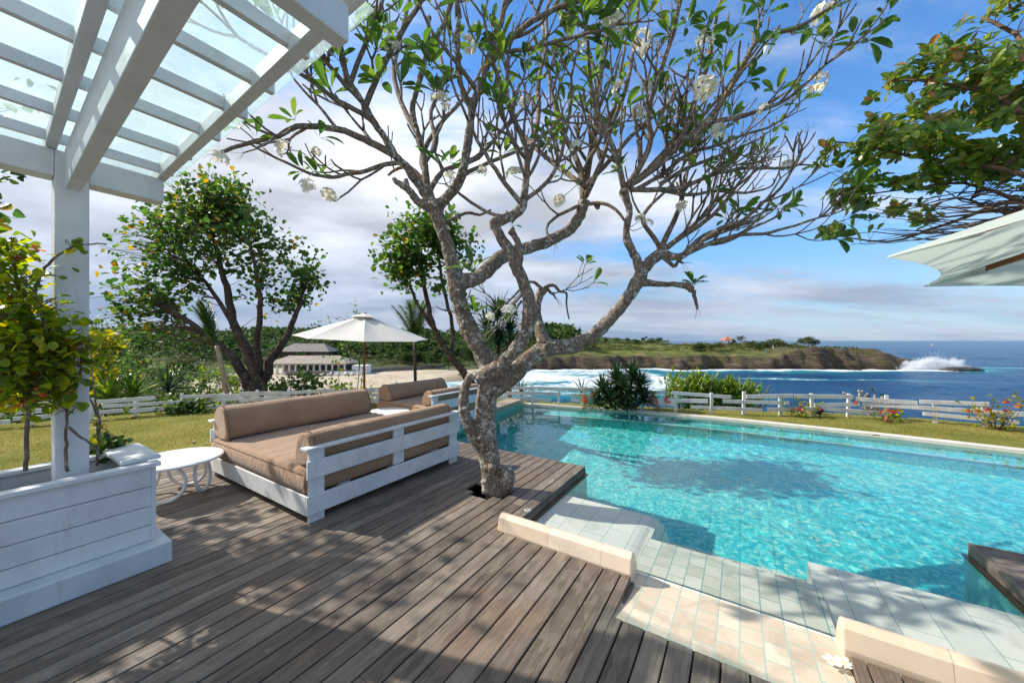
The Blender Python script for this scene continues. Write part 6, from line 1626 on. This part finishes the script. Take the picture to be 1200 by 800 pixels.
# two walkers on the headland
def person(px, Y, shirt, legs, lab, step=.12):
    q = at(px,412,Y); z = land_z(q.x,q.y); me = bpy.data.meshes.new('person')
    V = [(0,0,.92),(0,0,1.15),(0,0,1.4),(0,.01,1.52),(0,.02,1.68),(-.1,0,.88),(-.1,-step,.48),(-.1,-step*1.2,.04),(-.1,-step*1.2-.12,.02),(.1,0,.88),(.1,step,.48),(.1,step*1.3,.06),(.1,step*1.3-.12,.02),(-.2,0,1.4),(-.25,.06,1.12),(-.24,-.03,.86),(.2,0,1.4),(.25,-.06,1.12),(.24,-.12,.88)]
    E = [(0,1),(1,2),(2,3),(3,4),(0,5),(5,6),(6,7),(7,8),(0,9),(9,10),(10,11),(11,12),(2,13),(13,14),(14,15),(2,16),(16,17),(17,18)]
    rad = [.15,.14,.17,.06,.11,.1,.07,.045,.035,.1,.07,.045,.035,.065,.048,.035,.065,.048,.035]
    me.from_pydata(V, E, []); me.materials.append(pm('walker_clothes', shirt, tuple(x*.8 for x in shirt), 5, .9, 0))
    o = bpy.data.objects.new('person', me); col.objects.link(o); o.location = (q.x,q.y,z); o.rotation_euler = (0,0,1.3)
    sk = o.modifiers.new('skin','SKIN'); o.modifiers.new('sub','SUBSURF').render_levels = 1
    for i, r_ in enumerate(rad): me.skin_vertices[0].data[i].radius = (r_,r_)
    me.skin_vertices[0].data[0].use_root = True
    return tag(o, lab, 'person')
person(898, 157, (.1,.3,.33), (.1,.1,.1), 'person in a teal top walking on the headland rock')
person(906, 158, (.6,.58,.55), (.1,.1,.1), 'person in pale clothes walking on the headland behind the teal one', .08)
# small white boat near the horizon
q = at(1094,400.2,900); q.z = SEA
t = thing('motor_boat', 'tiny white motor boat far out near the horizon', 'boat', q)
mb = MB(); mb.add([(q.x-5,q.y-1,q.z),(q.x+4,q.y-1,q.z),(q.x+4,q.y+1,q.z),(q.x-5,q.y+1,q.z),(q.x-5.5,q.y-1.4,q.z+1.3),(q.x+6,q.y,q.z+1.7),(q.x-5.5,q.y+1.4,q.z+1.3)],[(0,1,5,4),(3,6,5,2),(1,2,5),(0,4,6,3),(4,5,6)]); mb.build('hull', wallm, t)
mb = MB(); mb.box(q.x-3,q.x+1.5,q.y-.8,q.y+.8,q.z+1.3,q.z+2.8); mb.build('cabin', wallm, t)
# rock shelf awash off the point
mb = MB(); rq = random.Random(6); c = at(1128,428,140); nx, ny = 26, 12
for i in range(nx+1):
    for j in range(ny+1):
        u, v = i/nx*2-1, j/ny*2-1; k = max(0,1-(abs(u)**3+abs(v)**3)); x, y = c.x+u*7.5, c.y+v*3
        mb.v.append((x,y,SEA-.8+2.1*k**.4+.25*noise.noise((x*.6,y*.6,0)))); mb.r.append(0)
for i in range(nx):
    for j in range(ny): mb.f.append((i*(ny+1)+j,(i+1)*(ny+1)+j,(i+1)*(ny+1)+j+1,i*(ny+1)+j+1))
rm_ = pm('wet_black_rock', (.025,.02,.017),(.08,.075,.04),.5,.5,.8,2.,dist=.3)
struct(mb.build('rock_shelf', rm_))
# boulders where the beach ends
for i,(px,py,Y,s_) in enumerate(((548,430,128,2.2),(556,427,132,2.6),(563,431,124,1.6),(572,429,134,2.8),(540,433,118,1.1),(600,430,139,2.4))):
    q = at(px,py,Y); mb = MB(); r_ = random.Random(i+50); nn = 10
    for a_ in range(nn+1):
        for b_ in range(nn*2):
            th, ph = math.pi*a_/nn, math.pi*b_/nn; u = Vector((math.sin(th)*math.cos(ph),math.sin(th)*math.sin(ph),math.cos(th)))
            k = s_*(1+.35*noise.noise(u*1.3+Vector((i*3,0,0)))+.15*noise.noise(u*4)); mb.v.append((q.x+u.x*k*1.3,q.y+u.y*k,SEA+.1+u.z*k*.6)); mb.r.append(0)
    for a_ in range(nn):
        for b_ in range(nn*2): mb.f.append((a_*nn*2+b_,(a_+1)*nn*2+b_,(a_+1)*nn*2+(b_+1)%(nn*2),a_*nn*2+(b_+1)%(nn*2)))
    tag(mb.build('boulder', rm_, origin=(q.x,q.y,SEA)), 'dark boulder in the shallows where the beach meets the rocks', 'rock', 'boulders at the end of the beach')
# spray thrown up at the point
sp = MB(); sr = random.Random(8)
def puff(c, rx, rz, n):
    for _ in range(n):
        u = sr.gauss(0,.5); v = abs(sr.gauss(0,.5)); k = math.exp(-u*u*1.6)
        p = c+Vector((u*rx, sr.gauss(0,1.6), v*rz*k)); s_ = sr.uniform(.05,.2)*(1-.35*min(1,v)); sp.cur = 0
        a_, b_, d_ = rv(sr,s_), rv(sr,s_), rv(sr,s_); sp.add([p+a_,p+b_,p+d_,p-(a_+b_+d_)*.6],[(0,1,2),(0,3,1),(1,3,2),(2,3,0)])
q = at(1098,434,145); q.z = SEA+.1
puff(q, 10, 5., 5000); puff(Vector((at(1080,434,145).x,145,SEA)), 5, 4.2, 2500); puff(Vector((at(1115,432,146).x,146,SEA)), 8, 3., 2500)
wf = NT('white_spray'); wf.base((.86,.88,.9)); wf.rough(.9); tr_ = wf.N('BsdfTranslucent'); tr_.inputs[0].default_value = (.9,.92,.94,1); mx_ = wf.N('MixShader'); mx_.inputs[0].default_value = .5; wf.L(wf.b.outputs[0],mx_.inputs[1]); wf.L(tr_.outputs[0],mx_.inputs[2]); wf.L(mx_.outputs[0],wf.out.inputs[0])
tag(sp.build('surf_spray', wf.m), 'white spray of a wave bursting at the tip of the headland', 'spray', kind='stuff')

# the mist that hangs in the burst
mv = MB(); c = at(1096,434,145); nn = 14
for a_ in range(nn+1):
    for b_ in range(nn*2):
        th, ph = math.pi*a_/nn, math.pi*b_/nn; mv.v.append((c.x+17*math.sin(th)*math.cos(ph), 145+3.2*math.sin(th)*math.sin(ph), SEA+.2+5.6*max(-.12,math.cos(th)))); mv.r.append(0)
for a_ in range(nn):
    for b_ in range(nn*2): mv.f.append((a_*nn*2+b_,(a_+1)*nn*2+b_,(a_+1)*nn*2+(b_+1)%(nn*2),a_*nn*2+(b_+1)%(nn*2)))
mm = bpy.data.materials.new('spray_mist'); mm.use_nodes = True; nt = mm.node_tree; nt.nodes.clear()
ou = nt.nodes.new('ShaderNodeOutputMaterial'); pv = nt.nodes.new('ShaderNodeVolumePrincipled'); pv.inputs['Color'].default_value = (.96,.97,.98,1); pv.inputs['Anisotropy'].default_value = .2
tc = nt.nodes.new('ShaderNodeTexCoord'); nz_ = nt.nodes.new('ShaderNodeTexNoise'); nz_.inputs['Scale'].default_value = .42; nz_.inputs['Detail'].default_value = 6; nz_.inputs['Roughness'].default_value = .68; nz_.inputs['Distortion'].default_value = .6
nt.links.new(tc.outputs['Object'], nz_.inputs['Vector'])
gv = nt.nodes.new('ShaderNodeVectorMath'); gv.operation = 'MULTIPLY'; gv.inputs[1].default_value = (1/17.,1/3.2,1/5.6); nt.links.new(tc.outputs['Object'], gv.inputs[0])
gl = nt.nodes.new('ShaderNodeVectorMath'); gl.operation = 'LENGTH'; nt.links.new(gv.outputs[0], gl.inputs[0])
def mth(op, a, b):
    n = nt.nodes.new('ShaderNodeMath'); n.operation = op; n.use_clamp = op == 'SUBTRACT'
    for i, x in enumerate((a,b)):
        if isinstance(x,(int,float)): n.inputs[i].default_value = x
        else: nt.links.new(x, n.inputs[i])
    return n.outputs[0]
f = mth('MULTIPLY', gl.outputs['Value'], .62); f = mth('SUBTRACT', nz_.outputs[0], mth('ADD', f, -.02)); f = mth('MULTIPLY', f, 6.5); nt.links.new(f, pv.inputs['Density']); nt.links.new(pv.outputs[0], ou.inputs['Volume'])
tag(mv.build('spray_mist', mm, origin=(c.x,145,SEA+.2), smooth=True), 'white mist of the wave bursting against the tip of the headland', 'mist', kind='stuff')
